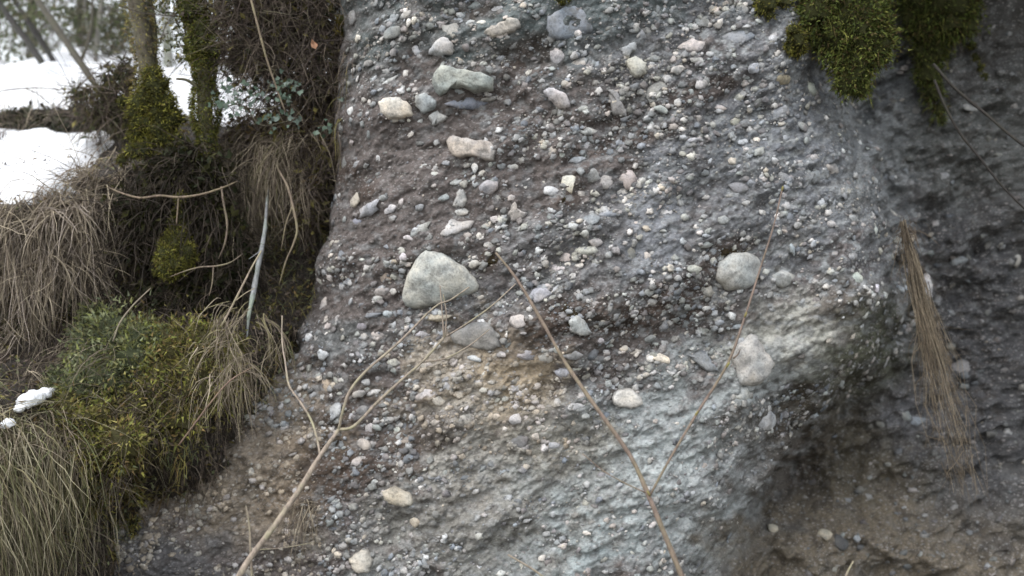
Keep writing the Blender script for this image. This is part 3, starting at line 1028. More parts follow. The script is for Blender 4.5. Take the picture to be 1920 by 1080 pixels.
# ------------------------------------------------------------------ vegetation
STRAW = [(0.33, 0.28, 0.205), (0.25, 0.21, 0.155), (0.16, 0.13, 0.10), (0.21, 0.17, 0.13), (0.10, 0.083, 0.068)]
STRAWG = [(0.26, 0.23, 0.13), (0.17, 0.17, 0.08), (0.22, 0.19, 0.11), (0.10, 0.11, 0.05), (0.15, 0.12, 0.08)]
DEAD = [(0.11, 0.085, 0.07), (0.075, 0.06, 0.05), (0.14, 0.11, 0.09), (0.05, 0.04, 0.035)]
MOSS = [(0.14, 0.135, 0.025), (0.10, 0.10, 0.02), (0.18, 0.17, 0.035), (0.06, 0.062, 0.015), (0.08, 0.062, 0.018)]
MOSSG = [(0.07, 0.092, 0.02), (0.105, 0.125, 0.027), (0.04, 0.054, 0.014), (0.14, 0.145, 0.035), (0.075, 0.056, 0.022)]
LEAFG = [(0.075, 0.09, 0.04), (0.10, 0.108, 0.055), (0.05, 0.058, 0.03), (0.12, 0.11, 0.07)]
HEATH = [(0.165, 0.185, 0.095), (0.21, 0.225, 0.12), (0.11, 0.125, 0.075), (0.22, 0.215, 0.095)]
OLIVE = [(0.20, 0.175, 0.06), (0.145, 0.13, 0.05), (0.25, 0.22, 0.075), (0.085, 0.07, 0.035), (0.20, 0.14, 0.06)]


def poly_pts(pl, n):
    pl = np.array(pl, float)
    seg = np.r_[0, np.cumsum(np.linalg.norm(np.diff(pl, axis=0), axis=1))]
    s = rng.uniform(0, seg[-1], n)
    return np.interp(s, seg, pl[:, 0]), np.interp(s, seg, pl[:, 1])


def grass(name, label, lines, n, L, Wd, cols, cat='grass', group=None, lean=(0, -0.3, -0.35), spread=0.30, droop=(1.5, 3.5), jit=(16, 16), K=7, lift=0.0, wob=0.95, toward=0.0, per=26):
    ch = []
    roots = []
    tot = sum(w for _, w in lines)
    for pl, w in lines:
        k = int(n * w / tot)
        # blades grow in clumps, not evenly
        nc = max(4, k // per)
        cx, cy = poly_pts(pl, nc)
        cx = cx + rng.normal(0, jit[0], nc)
        cy = cy + rng.normal(0, jit[1], nc)
        cp = np.array([bhit(a, b) for a, b in zip(cx, cy)])
        which = rng.integers(0, nc, k)
        p = cp[which] + rng.normal(0, 0.022, (k, 3)) + np.array([0, -toward, lift])
        cd = rng.normal(0, spread, (nc, 3)) + np.array(lean)
        d = cd[which] + rng.normal(0, spread * 0.5, (k, 3))
        cl = rng.uniform(0.7, 1.15, nc)[which]
        ch.append(ribbons(p, d, rng.uniform(L[0], L[1], k) * cl, rng.uniform(Wd[0], Wd[1], k), rng.uniform(droop[0], droop[1], k), K, wob, pal(cols, k)))
        roots.append(p)
    r = np.concatenate(roots).mean(0)
    return tag(build(name, ch, M_dry, smooth=True, loc=r), label, cat, group)


grass('dry_grass_tussock', 'pale brown dead grass curtain hanging from the snowy ledge at the left', [([(-60, 395), (60, 385), (150, 345), (228, 290)], 4), ([(-60, 440), (80, 430), (215, 370)], 2), ([(100, 480), (215, 430)], 1)], 2600, (0.2, 0.55), (0.002, 0.0055), STRAW + [(0.33, 0.28, 0.235)], group='hanging dry grass', toward=0.05)
grass('dry_grass_tussock', 'loose tangle of pale broken stems over the hanging grass curtain at the left edge', [([(-60, 420), (60, 430), (190, 380)], 2), ([(-60, 520), (80, 520), (200, 450)], 2), ([(-60, 600), (100, 600)], 1)], 800, (0.15, 0.45), (0.002, 0.0055), STRAW[:2] + [(0.33, 0.28, 0.235)], group='hanging dry grass', lean=(0, -0.6, -0.2), spread=0.9, droop=(0.3, 2.0), toward=0.13, per=8)
grass('dry_grass_tussock', 'tangled dark brown dead grass on the steep bank under the pale hanging curtain', [([(-60, 520), (120, 500), (200, 480)], 2), ([(-60, 640), (60, 630), (130, 620)], 2)], 1300, (0.2, 0.45), (0.003, 0.006), DEAD + STRAW[:2], group='hanging dry grass', toward=0.04)
grass('dry_grass_tussock', 'large green-brown grass tussock drooping at the bottom left below the snow patch', [([(-80, 800), (40, 795), (100, 800), (150, 825)], 4), ([(-80, 860), (60, 850), (140, 880)], 2), ([(-80, 930), (90, 930), (130, 960)], 3), ([(-80, 1010), (110, 1010)], 2)], 4600, (0.18, 0.55), (0.0022, 0.005), [(0.34, 0.31, 0.22), (0.30, 0.27, 0.18), (0.22, 0.21, 0.12)] + STRAWG + STRAW[:3], group='hanging dry grass', lean=(0.05, -0.45, -0.15), toward=0.05, spread=0.5, jit=(26, 34), per=18, wob=1.25)
grass('dry_grass_tussock', 'straw-coloured dead grass hanging like hair below the ivy beside the rock face', [([(440, 275), (500, 245), (560, 250)], 3), ([(435, 330), (500, 310), (560, 310)], 3), ([(440, 390), (500, 380)], 2)], 1500, (0.12, 0.42), (0.002, 0.0045), STRAW[:2] + STRAW + [(0.13, 0.12, 0.06)], group='hanging dry grass', toward=0.12, per=22, jit=(26, 24), spread=0.4)
grass('dry_grass_tussock', 'small dry grass tuft hanging over bare rock beneath the pale hanging root', [([(450, 620), (525, 600)], 1), ([(465, 680), (515, 660)], 1)], 300, (0.12, 0.36), (0.0025, 0.005), STRAW[:3] + STRAWG[:1], group='hanging dry grass', toward=0.36, lean=(-0.1, -0.2, -0.3), spread=0.5, jit=(22, 26), per=12, wob=1.2)

# hanging dry grass on the right shoulder of the rock: strands that follow one path
def hank():
    path = np.array([(1693, 420), (1706, 470), (1722, 540), (1740, 610), (1757, 680), (1778, 760), (1800, 830), (1816, 925)], float)
    base = cliff_hit(path[:, 0], path[:, 1])[:, 1]
    Yp = np.minimum.accumulate(np.minimum(base, 4.85)) - 0.04
    Yp[3:] = Yp[2] - np.linspace(0.0, 0.03, len(path) - 3)
    wid = np.array([4, 8, 12, 16, 25, 30, 28, 24]) * 0.95
    n = 230
    ch = []
    cols = pal([(0.21, 0.17, 0.12), (0.15, 0.118, 0.085), (0.27, 0.225, 0.165), (0.11, 0.09, 0.068)], n, 0.3)
    V = []
    T = []
    Kc = []
    base_i = 0
    for i in range(n):
        s0 = rng.integers(0, 4)
        s1 = 5 + min(3, int(rng.exponential(1.3)))
        off = rng.normal(0, 0.62)
        oy = rng.normal(0, 0.02)
        pts = []
        for k in range(s0, min(s1, 8)):
            off2 = off + rng.normal(0, 0.36)
            pts.append(P(path[k, 0] + off2 * wid[k], path[k, 1] + rng.normal(0, 6), Yp[k] + oy))
        pts = np.array(pts)
        m = len(pts)
        w = 0.0013 * rng.uniform(0.7, 1.6)
        v = np.empty((m, 2, 3))
        tap = np.linspace(1, 0.4, m)[:, None]
        sdv = nrm(np.array([1, rng.normal(0, 0.6), 0]))
        v[:, 0] = pts - sdv * w * tap
        v[:, 1] = pts + sdv * w * tap
        V.append(v.reshape(-1, 3))
        for k in range(m - 1):
            a = base_i + 2 * k
            T += [(a, a + 1, a + 3), (a, a + 3, a + 2)]
        Kc.append(np.repeat(cols[i:i + 1], 2 * m, 0))
        base_i += 2 * m
    m = 240
    kx = rng.integers(0, 7, m)
    pw = np.stack([P(path[k, 0] + rng.normal(0, 0.6) * wid[k], path[k, 1] + rng.uniform(0, 70), Yp[k]) for k in kx])
    wisp = ribbons(pw, rng.normal(0, 0.45, (m, 3)) + np.array([0.15, -0.1, -1.0]), rng.uniform(0.08, 0.3, m), rng.uniform(0.0015, 0.003, m), rng.uniform(0, 2, m), 6, 1.3, pal([(0.185, 0.145, 0.10), (0.12, 0.095, 0.065)], m))
    m = 120
    pr = P(1697, 432, Yp[0]) + rng.normal(0, 0.02, (m, 3))
    tuft_ = ribbons(pr, rng.normal(0, 0.7, (m, 3)) + np.array([0.1, -0.4, 0.0]), rng.uniform(0.05, 0.16, m), rng.uniform(0.0015, 0.003, m), 2.0, 5, 1.0, pal([(0.13, 0.10, 0.07), (0.08, 0.06, 0.045)], m))
    return [(np.concatenate(V), np.array(T), np.concatenate(Kc)), wisp, tuft_], P(1693, 420, Yp[0])


ch, lo = hank()
tag(build('dry_grass_hank', ch, M_dry, loc=lo), 'long brown hank of dead grass hanging down the right shoulder of the rock', 'grass', 'hanging dry grass')


def tufts_on_cliff(name, label, pl, n, L, Wd, cols, lean=(0, -0.4, -0.3), droop=(1.5, 3), spread=0.4):
    px, py = poly_pts(pl, n)
    p = cliff_hit(px + rng.normal(0, 8, n), py + rng.normal(0, 8, n)) + np.array([0, 0.01, 0])
    d = rng.normal(0, spread, (n, 3)) + np.array(lean)
    return tag(build(name, [ribbons(p, d, rng.uniform(*L, n), rng.uniform(*Wd, n), rng.uniform(*droop, n), 6, 0.5, pal(cols, n))], M_dry, loc=p.mean(0)), label, 'grass', 'hanging dry grass')


tufts_on_cliff('dry_grass_fringe', 'ragged fringe of dry grass and moss threads along the left edge of the rock face', [(652, 90), (640, 180), (622, 300), (600, 400), (575, 470), (545, 560)], 520, (0.05, 0.22), (0.002, 0.005), STRAW[1:] + OLIVE[:3] + DEAD, lean=(0.1, -0.5, -0.3), spread=0.6)['kind'] = 'stuff'
tufts_on_cliff('dry_grass_tuft', 'thin wisp of dry grass on the rock behind the thick sapling stem', [(545, 940), (590, 950)], 90, (0.15, 0.35), (0.002, 0.004), STRAW)


def lobes(spots, Yoff, use_cliff, ymax=9):
    """centres and radii in the world for a clump noted in photograph pixels"""
    out = []
    for px, py, r in spots:
        p = cliff_hit([px], [py])[0] if use_cliff else bhit(px, py)
        p = P(px, py, min(p[1], ymax) + Yoff)
        out.append((p, r / F * p[1]))
    return out


def clump(name, label, cat, spots, cols, n, leaf, Yoff=-0.05, use_cliff=True, group=None, core=(0.035, 0.037, 0.012), mat=None, spike=True, squash=0.75, ymax=9, fuzz=0.12, strands=0):
    L = lobes(spots, Yoff, use_cliff, ymax)
    ch = []
    area = sum(r * r for _, r in L)
    for k, (p, r) in enumerate(L):
        v = lumpy(ICO2[0], k + len(name), 0.5, 1.5) * np.array([r, r * squash, r]) * 0.86
        ch.append((v + p, ICO2[1], core))
        m = int(n * r * r / area)
        d = nrm(rng.normal(size=(m, 3)))
        lump = np.array([1 + 0.5 * mnoise.fractal(Vector(a * 1.5) + Vector(((k + len(name)) * 3.7, (k + len(name)) * 1.3, 0)), 0.9, 2.1, 3) for a in d])
        q_ = p + d * (lump * (1 + fuzz * rng.normal(size=m)))[:, None] * np.array([r, r * squash, r]) * 0.88
        # light and dark patches of the plant
        pn_ = np.array([mnoise.noise(Vector(a * 16)) for a in q_])
        cc = pal(cols, m) * (1 + 0.7 * pn_)[:, None]
        if spike:
            ch.append(spikes(q_, d + rng.normal(0, 0.5, (m, 3)) + np.array([0, 0, -0.1]), rng.uniform(0.6, 1.5, m) * leaf, leaf * 0.5, cc))
        else:
            ch.append(cards(q_, rng.uniform(0.6, 1.4, m) * leaf, cc, N=d, nj=0.9))
        ms = int(strands * r * r / area)
        if ms:
            d = nrm(rng.normal(size=(ms, 3)) * np.array([1, 0.5, 1]))
            ch.append(ribbons(p + d * np.array([r, r * squash, r]) * 0.85, d + np.array([0, -0.3, -0.2]), rng.uniform(0.03, 0.10, ms), rng.uniform(0.003, 0.006, ms), rng.uniform(1, 4, ms), 4, 0.9, pal(cols, ms)))
    return tag(build(name, ch, mat or M_moss, smooth=False, loc=L[0][0]), label, cat, group)


GM = 'moss clumps on the rock and trees'
clump('moss_clump', 'big shaggy green moss cushion at the top right of the pebbly rock face', 'moss', [(1590, 40, 55), (1545, 20, 45), (1625, 85, 48), (1600, 120, 40), (1615, 20, 45), (1640, 50, 34), (1590, 150, 26), (1612, 165, 18), (1565, 70, 40), (1560, 0, 45), (1620, -20, 45)], MOSSG, 26000, 0.018, group=GM, ymax=4.62, fuzz=0.2, strands=900)
clump('moss_clump', 'small yellow-green moss tuft just left of the big shaggy moss cushion', 'moss', [(1492, 75, 20), (1488, 55, 12), (1498, 92, 15), (1480, 88, 8)], MOSS, 1300, 0.014, group=GM)
clump('moss_clump', 'bright yellow-green moss patch cut by the top edge of the photo', 'moss', [(1435, 5, 24), (1462, 0, 20), (1444, 28, 9), (1425, -10, 20)], MOSS, 1300, 0.012, Yoff=-0.02, group=GM)
clump('moss_clump', 'tiny yellow moss spot above the blue-grey slab of rock', 'moss', [(1056, 4, 8), (1050, -2, 9), (1066, 0, 6)], MOSS, 250, 0.008, Yoff=-0.005, group=GM)
clump('moss_clump', 'dark green moss curtain hanging from the shaded rock at the right', 'moss', [(1770, 0, 55), (1790, 40, 40), (1740, 50, 35), (1745, 95, 32), (1740, 140, 26), (1750, 175, 18), (1762, 205, 12), (1800, 10, 35), (1725, 10, 40), (1766, 225, 8)], MOSSG, 13000, 0.018, fuzz=0.22, strands=900, Yoff=-0.09, group=GM)
clump('moss_clump', 'thin faded moss streak low on the shaded rock right of the dark moss curtain', 'moss', [(1822, 85, 9), (1830, 105, 10), (1838, 125, 8), (1846, 145, 8)], MOSS, 380, 0.011, Yoff=-0.005, group=GM)
clump('moss_clump', 'yellow-brown moss strip on the left edge of the rock face by dead brush', 'moss', [(640, 50, 14), (636, 68, 11), (642, 36, 9), (630, 82, 7)], [(0.13, 0.105, 0.015), (0.10, 0.08, 0.015), (0.075, 0.055, 0.015)], 900, 0.011, Yoff=-0.02, group=GM)
for (xx, yy, r1, lab) in ((1062, 370, 11, 'brown moss pad under the pale tan stone right of centre'), (917, 486, 13, 'brown moss pad beside the tip of the tall bare stem'),
                          (1072, 590, 20, 'dark brown moss pad left of the white wedge-shaped stone'), (1370, 466, 18, 'olive moss pad above the large round grey boulder')):
    clump('moss_pad', lab, 'moss', [(xx, yy, r1), (xx + r1, yy + 4, r1 * 0.6), (xx - r1 * 0.7, yy + 5, r1 * 0.5)], [(0.07, 0.05, 0.018), (0.05, 0.036, 0.016), (0.09, 0.07, 0.02)], 420, 0.008, Yoff=0.012, group='brown moss pads on the rock', core=(0.03, 0.022, 0.012), squash=0.35)

clump('moss_ball', 'rounded yellow-green moss ball hanging in the dark hollow under the trees', 'moss', [(330, 462, 30), (338, 372, 11), (336, 396, 12), (334, 420, 15), (332, 440, 20), (312, 482, 24), (345, 478, 24), (325, 500, 22), (306, 508, 14)], MOSS, 9000, 0.013, Yoff=-0.45, use_cliff=False, group=GM)
clump('heather_shrub', 'grey-green small-leaved shrub spreading across the middle of the left bank', 'shrub', [(215, 640, 50), (170, 660, 45), (250, 690, 55), (190, 720, 55), (150, 740, 40), (270, 640, 35), (230, 750, 45), (165, 600, 18), (200, 590, 14), (160, 580, 9), (186, 575, 8), (110, 720, 26), (300, 650, 30)], HEATH + [(0.20, 0.22, 0.07)], 15000, 0.024, Yoff=-0.10, use_cliff=False, mat=M_plant, fuzz=0.3, core=(0.06, 0.07, 0.035))
clump('shrub', 'olive-brown mossy shrub below the moss ball on the left bank', 'shrub', [(330, 660, 50), (380, 650, 45), (310, 720, 55), (370, 710, 50), (260, 770, 55), (190, 790, 45), (330, 780, 40), (420, 690, 30), (400, 740, 30), (230, 830, 40), (150, 800, 36), (165, 845, 34), (130, 760, 28), (440, 650, 22), (280, 620, 26)], OLIVE + [(0.21, 0.22, 0.05), (0.27, 0.26, 0.06), (0.16, 0.18, 0.045)], 17000, 0.022, Yoff=-0.10, use_cliff=False, mat=M_plant, fuzz=0.36, strands=1300, core=(0.06, 0.055, 0.02))
clump('shrub', 'straggly yellow-green shrub trailing onto the bare rock right of the grass tussock', 'shrub', [(200, 880, 32), (235, 900, 26), (180, 930, 26), (215, 860, 25), (255, 930, 14), (250, 980, 9), (252, 1000, 8)], OLIVE + HEATH[:1] + MOSS[2:3], 5200, 0.02, Yoff=-0.12, use_cliff=False, mat=M_plant, fuzz=0.35, core=(0.018, 0.015, 0.009))

# twig tangle over the mound
grass('twig_tangle', 'tangle of thin dead stems over the olive shrub on the left bank', [([(180, 640), (300, 620), (430, 640)], 2), ([(250, 760), (420, 720)], 2), ([(150, 860), (260, 860)], 1), ([(60, 700), (200, 640)], 1), ([(200, 700), (440, 680)], 2), ([(120, 780), (300, 800)], 2)], 1500, (0.12, 0.35), (0.002, 0.004), STRAW[:3] + DEAD, cat='dead stems', lean=(0.1, -0.8, 0.5), spread=0.9, droop=(0.4, 2.2), toward=0.10, wob=0.9)

def ground_cover():
    n = 15000
    px = rng.uniform(-20, 640, n)
    py = rng.uniform(190, 1080, n)
    hits = np.array([bhit(a, b_) for a, b_ in zip(px, py)])
    okk = (hits[:, 1] < 6.4) & (hits[:, 2] > 0.2)
    hp_, py, px = hits[okk], py[okk], px[okk]
    m = len(hp_)
    pn_ = np.array([mnoise.noise(Vector(a * 4)) for a in hp_])
    hollow = (px > 225) & (px < 450) & (py > 330) & (py < 610)  # shade of the hollow is painted into the cover colours here
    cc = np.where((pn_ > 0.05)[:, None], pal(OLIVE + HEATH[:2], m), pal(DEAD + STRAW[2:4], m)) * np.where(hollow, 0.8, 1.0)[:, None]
    a = ribbons(hp_, rng.normal(0, 0.7, (m, 3)) + np.array([0, -0.6, 0.1]), rng.uniform(0.04, 0.16, m), rng.uniform(0.003, 0.006, m), rng.uniform(0.5, 3, m), 4, 1.0, cc)
    b_ = cards(hp_ + rng.normal(0, 0.02, (m, 3)) + np.array([0, -0.02, 0.01]), rng.uniform(0.008, 0.022, m), cc[rng.permutation(m)])
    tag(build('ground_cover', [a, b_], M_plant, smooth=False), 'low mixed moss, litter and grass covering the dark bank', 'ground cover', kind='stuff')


ground_cover()

# --- trees
TRK = (0.085, 0.072, 0.05)


def tube_px(pts, r, col=TRK, sides=8, rough=0.05, per=4):
    w = np.array([P(a, b, Y) for a, b, Y in pts])
    rr_ = np.array([k / F * p[2] for k, p in zip(r, pts)])
    return tube(w, rr_, col, sides, per, rough)


def moss_on(pts, rads, n, cols, leaf=0.014, side=None):
    """moss tufts wrapped round a limb"""
    w, r = smooth_path([P(a, b, Y) for a, b, Y in pts], [k / F * p[2] for k, p in zip(rads, pts)], 5)
    i = rng.integers(0, len(w) - 1, n)
    f = rng.random(n)[:, None]
    c = w[i] * (1 - f) + w[i + 1] * f
    d = nrm(rng.normal(size=(n, 3)) * np.array([1, 1, 0.3]))
    bulk = np.array([0.95 + 1.1 * max(0, mnoise.noise(Vector(a * 9)) + 0.2) for a in c])
    q_ = c + d * (r[i] * bulk * rng.uniform(0.85, 1.15, n))[:, None]
    pn_ = np.array([mnoise.noise(Vector(a * 14)) for a in q_])
    return spikes(q_, d + rng.normal(0, 0.5, (n, 3)) + np.array([0, 0, -0.4]), rng.uniform(0.6, 1.5, n) * leaf, leaf * 0.45, pal(cols, n) * (1 + 0.7 * pn_)[:, None])


def leaves_in(ells, n, size, cols, clusters=22):
    ch = []
    for px, py, Y, rx, ry, rz in ells:
        c = P(px, py, Y)
        k = n // len(ells)
        cc = rng.normal(0, 0.5, (clusters, 3)) * np.array([rx / F * Y, rz, ry / F * Y]) + c
        w_ = rng.integers(0, clusters, k)
        q_ = cc[w_] + rng.normal(0, 1, (k, 3)) * 0.0105 * Y * np.array([1.3, 1.3, 0.8])
        ch.append(cards(q_, rng.uniform(0.6, 1.3, k) * size, pal(cols, k)))
    return ch


def tree(name, label, trunk, tr, branches, ells=None, n=0, size=0.05, cols=LEAFG, col=TRK, mossy=0, mosscols=MOSS, group=None, leafname='crown', twigs=0):
    base = P(*trunk[0])
    root = empty(name, base, label, 'tree', group)
    part('trunk', [tube_px(trunk, tr, col, 10, 0.06)], M_bark, root)
    for b_, r_ in branches:
        part('branch', [tube_px(b_, r_, col, 6, 0.05)], M_bark, root)
    if mossy:
        part('moss', [moss_on(trunk, [a * 1.15 for a in tr], mossy, mosscols)], M_moss, root, False)
    if ells:
        ch = leaves_in(ells, n, size, cols)
        if twigs:
            for px, py, Y, rx, ry, rz in ells:
                c = P(px, py, Y)
                k = twigs // len(ells)
                p0 = c + rng.normal(0, 0.45, (k, 3)) * np.array([rx / F * Y, rz, ry / F * Y])
                ch.append(ribbons(p0, rng.normal(0, 1, (k, 3)) + np.array([0, 0, 0.3]), rng.uniform(0.15, 0.5, k), rng.uniform(0.004, 0.01, k), 0.2, 4, 0.6, pal([(0.06, 0.05, 0.04), (0.09, 0.075, 0.06)], k)))
        part(leafname, ch, M_plant, root, False)['kind'] = 'stuff'
    return root


tree('tree', 'thick grey-brown trunk with a moss-covered foot standing between the snow and the rock', [(330, 420, 4.9), (300, 300, 4.95), (285, 190, 5.0), (272, 90, 5.02), (255, 0, 5.05), (240, -110, 5.1), (225, -400, 5.2)], [26, 24, 20, 17, 17, 16, 12],
     [([(283, 130, 5.02), (288, 60, 5.1), (278, -20, 5.2), (285, -160, 5.4)], [9, 8, 8, 6])], [(200, -420, 5.4, 260, 160, 0.9)], 2600, 0.03, twigs=120, mossy=5000, mosscols=OLIVE)
clump('moss_clump', 'heavy moss cushion wrapped round the foot of the thick grey-brown trunk', 'moss', [(290, 165, 26), (275, 190, 30), (305, 195, 28), (318, 225, 24), (258, 210, 22), (325, 265, 20), (255, 250, 16), (248, 285, 14), (335, 310, 16), (340, 350, 14), (228, 190, 9), (300, 250, 28), (230, 300, 10), (285, 140, 20), (270, 225, 26), (296, 215, 30), (270, 280, 20), (318, 290, 22)], MOSS, 13000, 0.015, Yoff=-0.08, use_cliff=False, group=GM, ymax=4.9)
tree('tree', 'slender moss-clad trunk right of the thick grey-brown trunk', [(398, 470, 4.75), (392, 350, 4.75), (386, 230, 4.78), (382, 130, 4.8), (365, 30, 4.85), (352, -60, 4.9), (330, -350, 5.0)], [16, 15, 14, 14, 13, 12, 9],
     [([(384, 140, 4.8), (400, 60, 4.85), (412, -30, 4.9), (420, -200, 5.0)], [8, 7, 7, 5]), ([(388, 190, 4.78), (370, 165, 4.75), (350, 150, 4.72), (330, 148, 4.7)], [5, 4, 3, 2])], [(380, -380, 5.2, 240, 140, 0.8), (380, 40, 5.0, 70, 70, 0.25)], 3400, 0.014, mossy=24000, twigs=200, cols=LEAFG + OLIVE[:2], mosscols=MOSS + MOSSG)
clump('moss_clump', 'thick moss sleeve round the slender trunk level with the big rock edge', 'moss', [(378, 60, 22), (388, 90, 24), (372, 105, 20), (392, 120, 16), (352, 20, 18), (362, 100, 16)], MOSSG + MOSS[:1], 3400, 0.015, Yoff=-0.04, use_cliff=False, group=GM, ymax=4.84)
tree('tree', 'dark leaning trunk crossing in front of the upper snow', [(235, 255, 5.6), (200, 190, 6.0), (152, 120, 6.4), (105, 50, 6.8), (60, -20, 7.2), (20, -120, 7.8)], [5, 6, 6, 6, 6, 5], [([(150, 120, 6.8), (170, 60, 7.0), (175, -20, 7.2)], [3, 3, 2])], [(110, 0, 8.0, 170, 90, 0.8)], 800, 0.035, twigs=160, col=(0.05, 0.043, 0.03))
tree('tree', 'thin dark leaning stem nearest the left edge above the snow', [(112, 172, 7.4), (62, 92, 7.5), (10, 22, 7.6), (-60, -90, 7.8)], [6, 6, 6, 5], [], [(40, 40, 8.9, 110, 80, 0.7)], 620, 0.035, twigs=160, col=(0.035, 0.032, 0.03))
tree('tree', 'second thin dark leaning stem above the snow, just right of the one nearest the edge', [(134, 170, 7.6), (84, 88, 7.7), (34, 12, 7.8), (-30, -90, 8.0)], [5, 5, 5, 4], [], [(110, 70, 9.4, 110, 80, 0.7)], 420, 0.035, twigs=160, col=(0.035, 0.032, 0.03))
tree('tree', 'slim pale upright stem between the leaning stems and the thick trunk', [(182, 160, 8.0), (180, 100, 8.0), (186, 40, 8.0), (196, -60, 8.1), (200, -200, 8.2)], [4, 4, 4, 4, 3], [([(182, 110, 8.0), (165, 60, 8.0), (158, 0, 8.1)], [2, 2, 1.5]), ([(185, 60, 8.0), (205, 20, 8.0), (215, -40, 8.0)], [2, 2, 1.5])], [(195, 70, 8.6, 60, 100, 0.5)], 900, 0.035, twigs=200, col=(0.15, 0.14, 0.125))
tree('tree', 'pale birch-like stem seen between the thick trunk and the mossy trunk', [(316, 190, 8.5), (316, 120, 8.5), (312, 50, 8.6), (308, -60, 8.7), (305, -200, 8.9)], [9, 8, 8, 7, 5], [([(314, 90, 8.5), (290, 40, 8.5), (270, -20, 8.5)], [3, 3, 2])], [(330, 70, 9.5, 90, 110, 0.6)], 400, 0.035, twigs=200, col=(0.24, 0.23, 0.22))
tree('tree', 'dark evergreen filling the gap behind the slim pale stem', [(150, 175, 11.0), (150, 100, 11.0), (150, 0, 11.0), (150, -200, 11.0)], [7, 7, 6, 4], [], [(150, 60, 11.0, 110, 110, 0.8), (20, 60, 11.5, 90, 90, 0.8), (240, 70, 11.2, 60, 100, 0.7)], 950, 0.045, twigs=700, col=(0.06, 0.055, 0.05))
tree('tree', 'dark bushy tree behind the mossy trunk and the dead brush', [(440, 200, 7.6), (445, 100, 7.6), (450, 0, 7.6), (450, -200, 7.6)], [8, 8, 7, 5], [], [(450, 60, 7.4, 90, 90, 0.6), (540, 40, 7.0, 90, 90, 0.5), (420, -60, 7.4, 120, 80, 0.7)], 3000, 0.03, twigs=500, cols=LEAFG + DEAD, col=(0.06, 0.055, 0.05))
tree('tree', 'tall bushy tree rising out of frame above the leaning stems', [(60, 150, 13.0), (60, 0, 13.0), (70, -300, 13.0)], [9, 9, 7], [], [(60, -60, 13.0, 200, 110, 1.0), (260, -40, 12.0, 140, 110, 1.0)], 480, 0.055, twigs=700, col=(0.06, 0.055, 0.05))

# bushes on the riser between the two snow terraces
clump('bush', 'low grey-brown bush on the step between the two snow terraces at the left', 'shrub', [(40, 230, 24), (80, 232, 26), (120, 235, 24), (155, 232, 22), (60, 250, 16), (100, 256, 16), (145, 208, 14), (10, 235, 20), (-30, 235, 24)], [(0.085, 0.085, 0.055), (0.06, 0.06, 0.045), (0.11, 0.095, 0.075), (0.05, 0.055, 0.035)], 4200, 0.022, Yoff=-0.10, use_cliff=False, mat=M_plant, spike=False, fuzz=0.3)
clump('bush', 'small green bush between the step and the mossy foot of the thick trunk', 'shrub', [(200, 225, 18), (225, 250, 18), (190, 200, 12), (215, 205, 14)], LEAFG + HEATH[:2], 1800, 0.022, Yoff=-0.10, use_cliff=False, mat=M_plant, spike=False, fuzz=0.3)
grass('dry_grass_tussock', 'dry stalks standing on the step between the two snow terraces', [([(-40, 255), (60, 255), (200, 245)], 1)], 420, (0.15, 0.35), (0.004, 0.008), DEAD + STRAW[:2], group='hanging dry grass', lean=(0, -0.3, 0.9), spread=0.4, droop=(0.3, 1.5))

# dark brush filling the corner between trees and rock
def brush(name, label, spots, n, L, Wd, cols, Yoff, group=None, leafn=0, leafcols=LEAFG, droop=(0.0, 1.6), ymax=5.3):
    ch = []
    area = sum(r * r for *_, r in spots)
    ps = []
    for px, py, r in spots:
        h = bhit(px, py)
        c = P(px, py, min(h[1], ymax) + Yoff)
        k = int(n * r * r / area)
        p = c + rng.normal(0, 0.5, (k, 3)) * np.array([r, r * 0.6, r]) / F * c[1]
        ch.append(ribbons(p, rng.normal(0, 1, (k, 3)) + np.array([0, -0.3, 0.2]), rng.uniform(*L, k), rng.uniform(*Wd, k), rng.uniform(*droop, k), 5, 0.9, pal(cols, k)))
        if leafn:
            k = int(leafn * r * r / area)
            p = c + rng.normal(0, 0.55, (k, 3)) * np.array([r, r * 0.6, r]) / F * c[1]
            ch.append(cards(p, rng.uniform(0.6, 1.4, k) * 0.026, pal(leafcols, k)))
        ps.append(c)
    return tag(build(name, ch, M_plant, smooth=False, loc=ps[0]), label, 'brush', group)


brush('dead_brush', 'tangled dead brown brush in the top corner between the trees and the rock', [(560, 60, 70), (500, 40, 70), (600, 130, 45), (520, 130, 60), (460, 100, 50), (600, 20, 50), (540, -30, 80), (470, -20, 70), (622, 95, 36), (618, 160, 32), (610, 210, 30), (540, 180, 36)], 4300, (0.12, 0.4), (0.0025, 0.006), DEAD + [(0.16, 0.13, 0.10), (0.13, 0.115, 0.075)], -0.05, leafn=3600, leafcols=LEAFG[2:3] + DEAD + OLIVE[:2])
brush('bare_bush', 'low leafless bush of fine brown twigs at the right end of the upper snow', [(205, 190, 34), (232, 150, 34), (175, 225, 24), (150, 175, 18), (235, 220, 26)], 900, (0.12, 0.4), (0.003, 0.006), DEAD + [(0.16, 0.13, 0.10), (0.09, 0.085, 0.04)], -0.3, ymax=5.9, leafn=900, leafcols=LEAFG + OLIVE[:2])
brush('dead_brush', 'mossy brown undergrowth between the ivy and the edge of the rock face', [(590, 200, 40), (560, 240, 45), (610, 280, 28), (500, 250, 40), (590, 330, 28), (450, 260, 30), (570, 400, 25), (580, 360, 22)], 1900, (0.08, 0.28), (0.0025, 0.005), DEAD + STRAW[1:3], -0.12, leafn=2000, leafcols=OLIVE + DEAD)
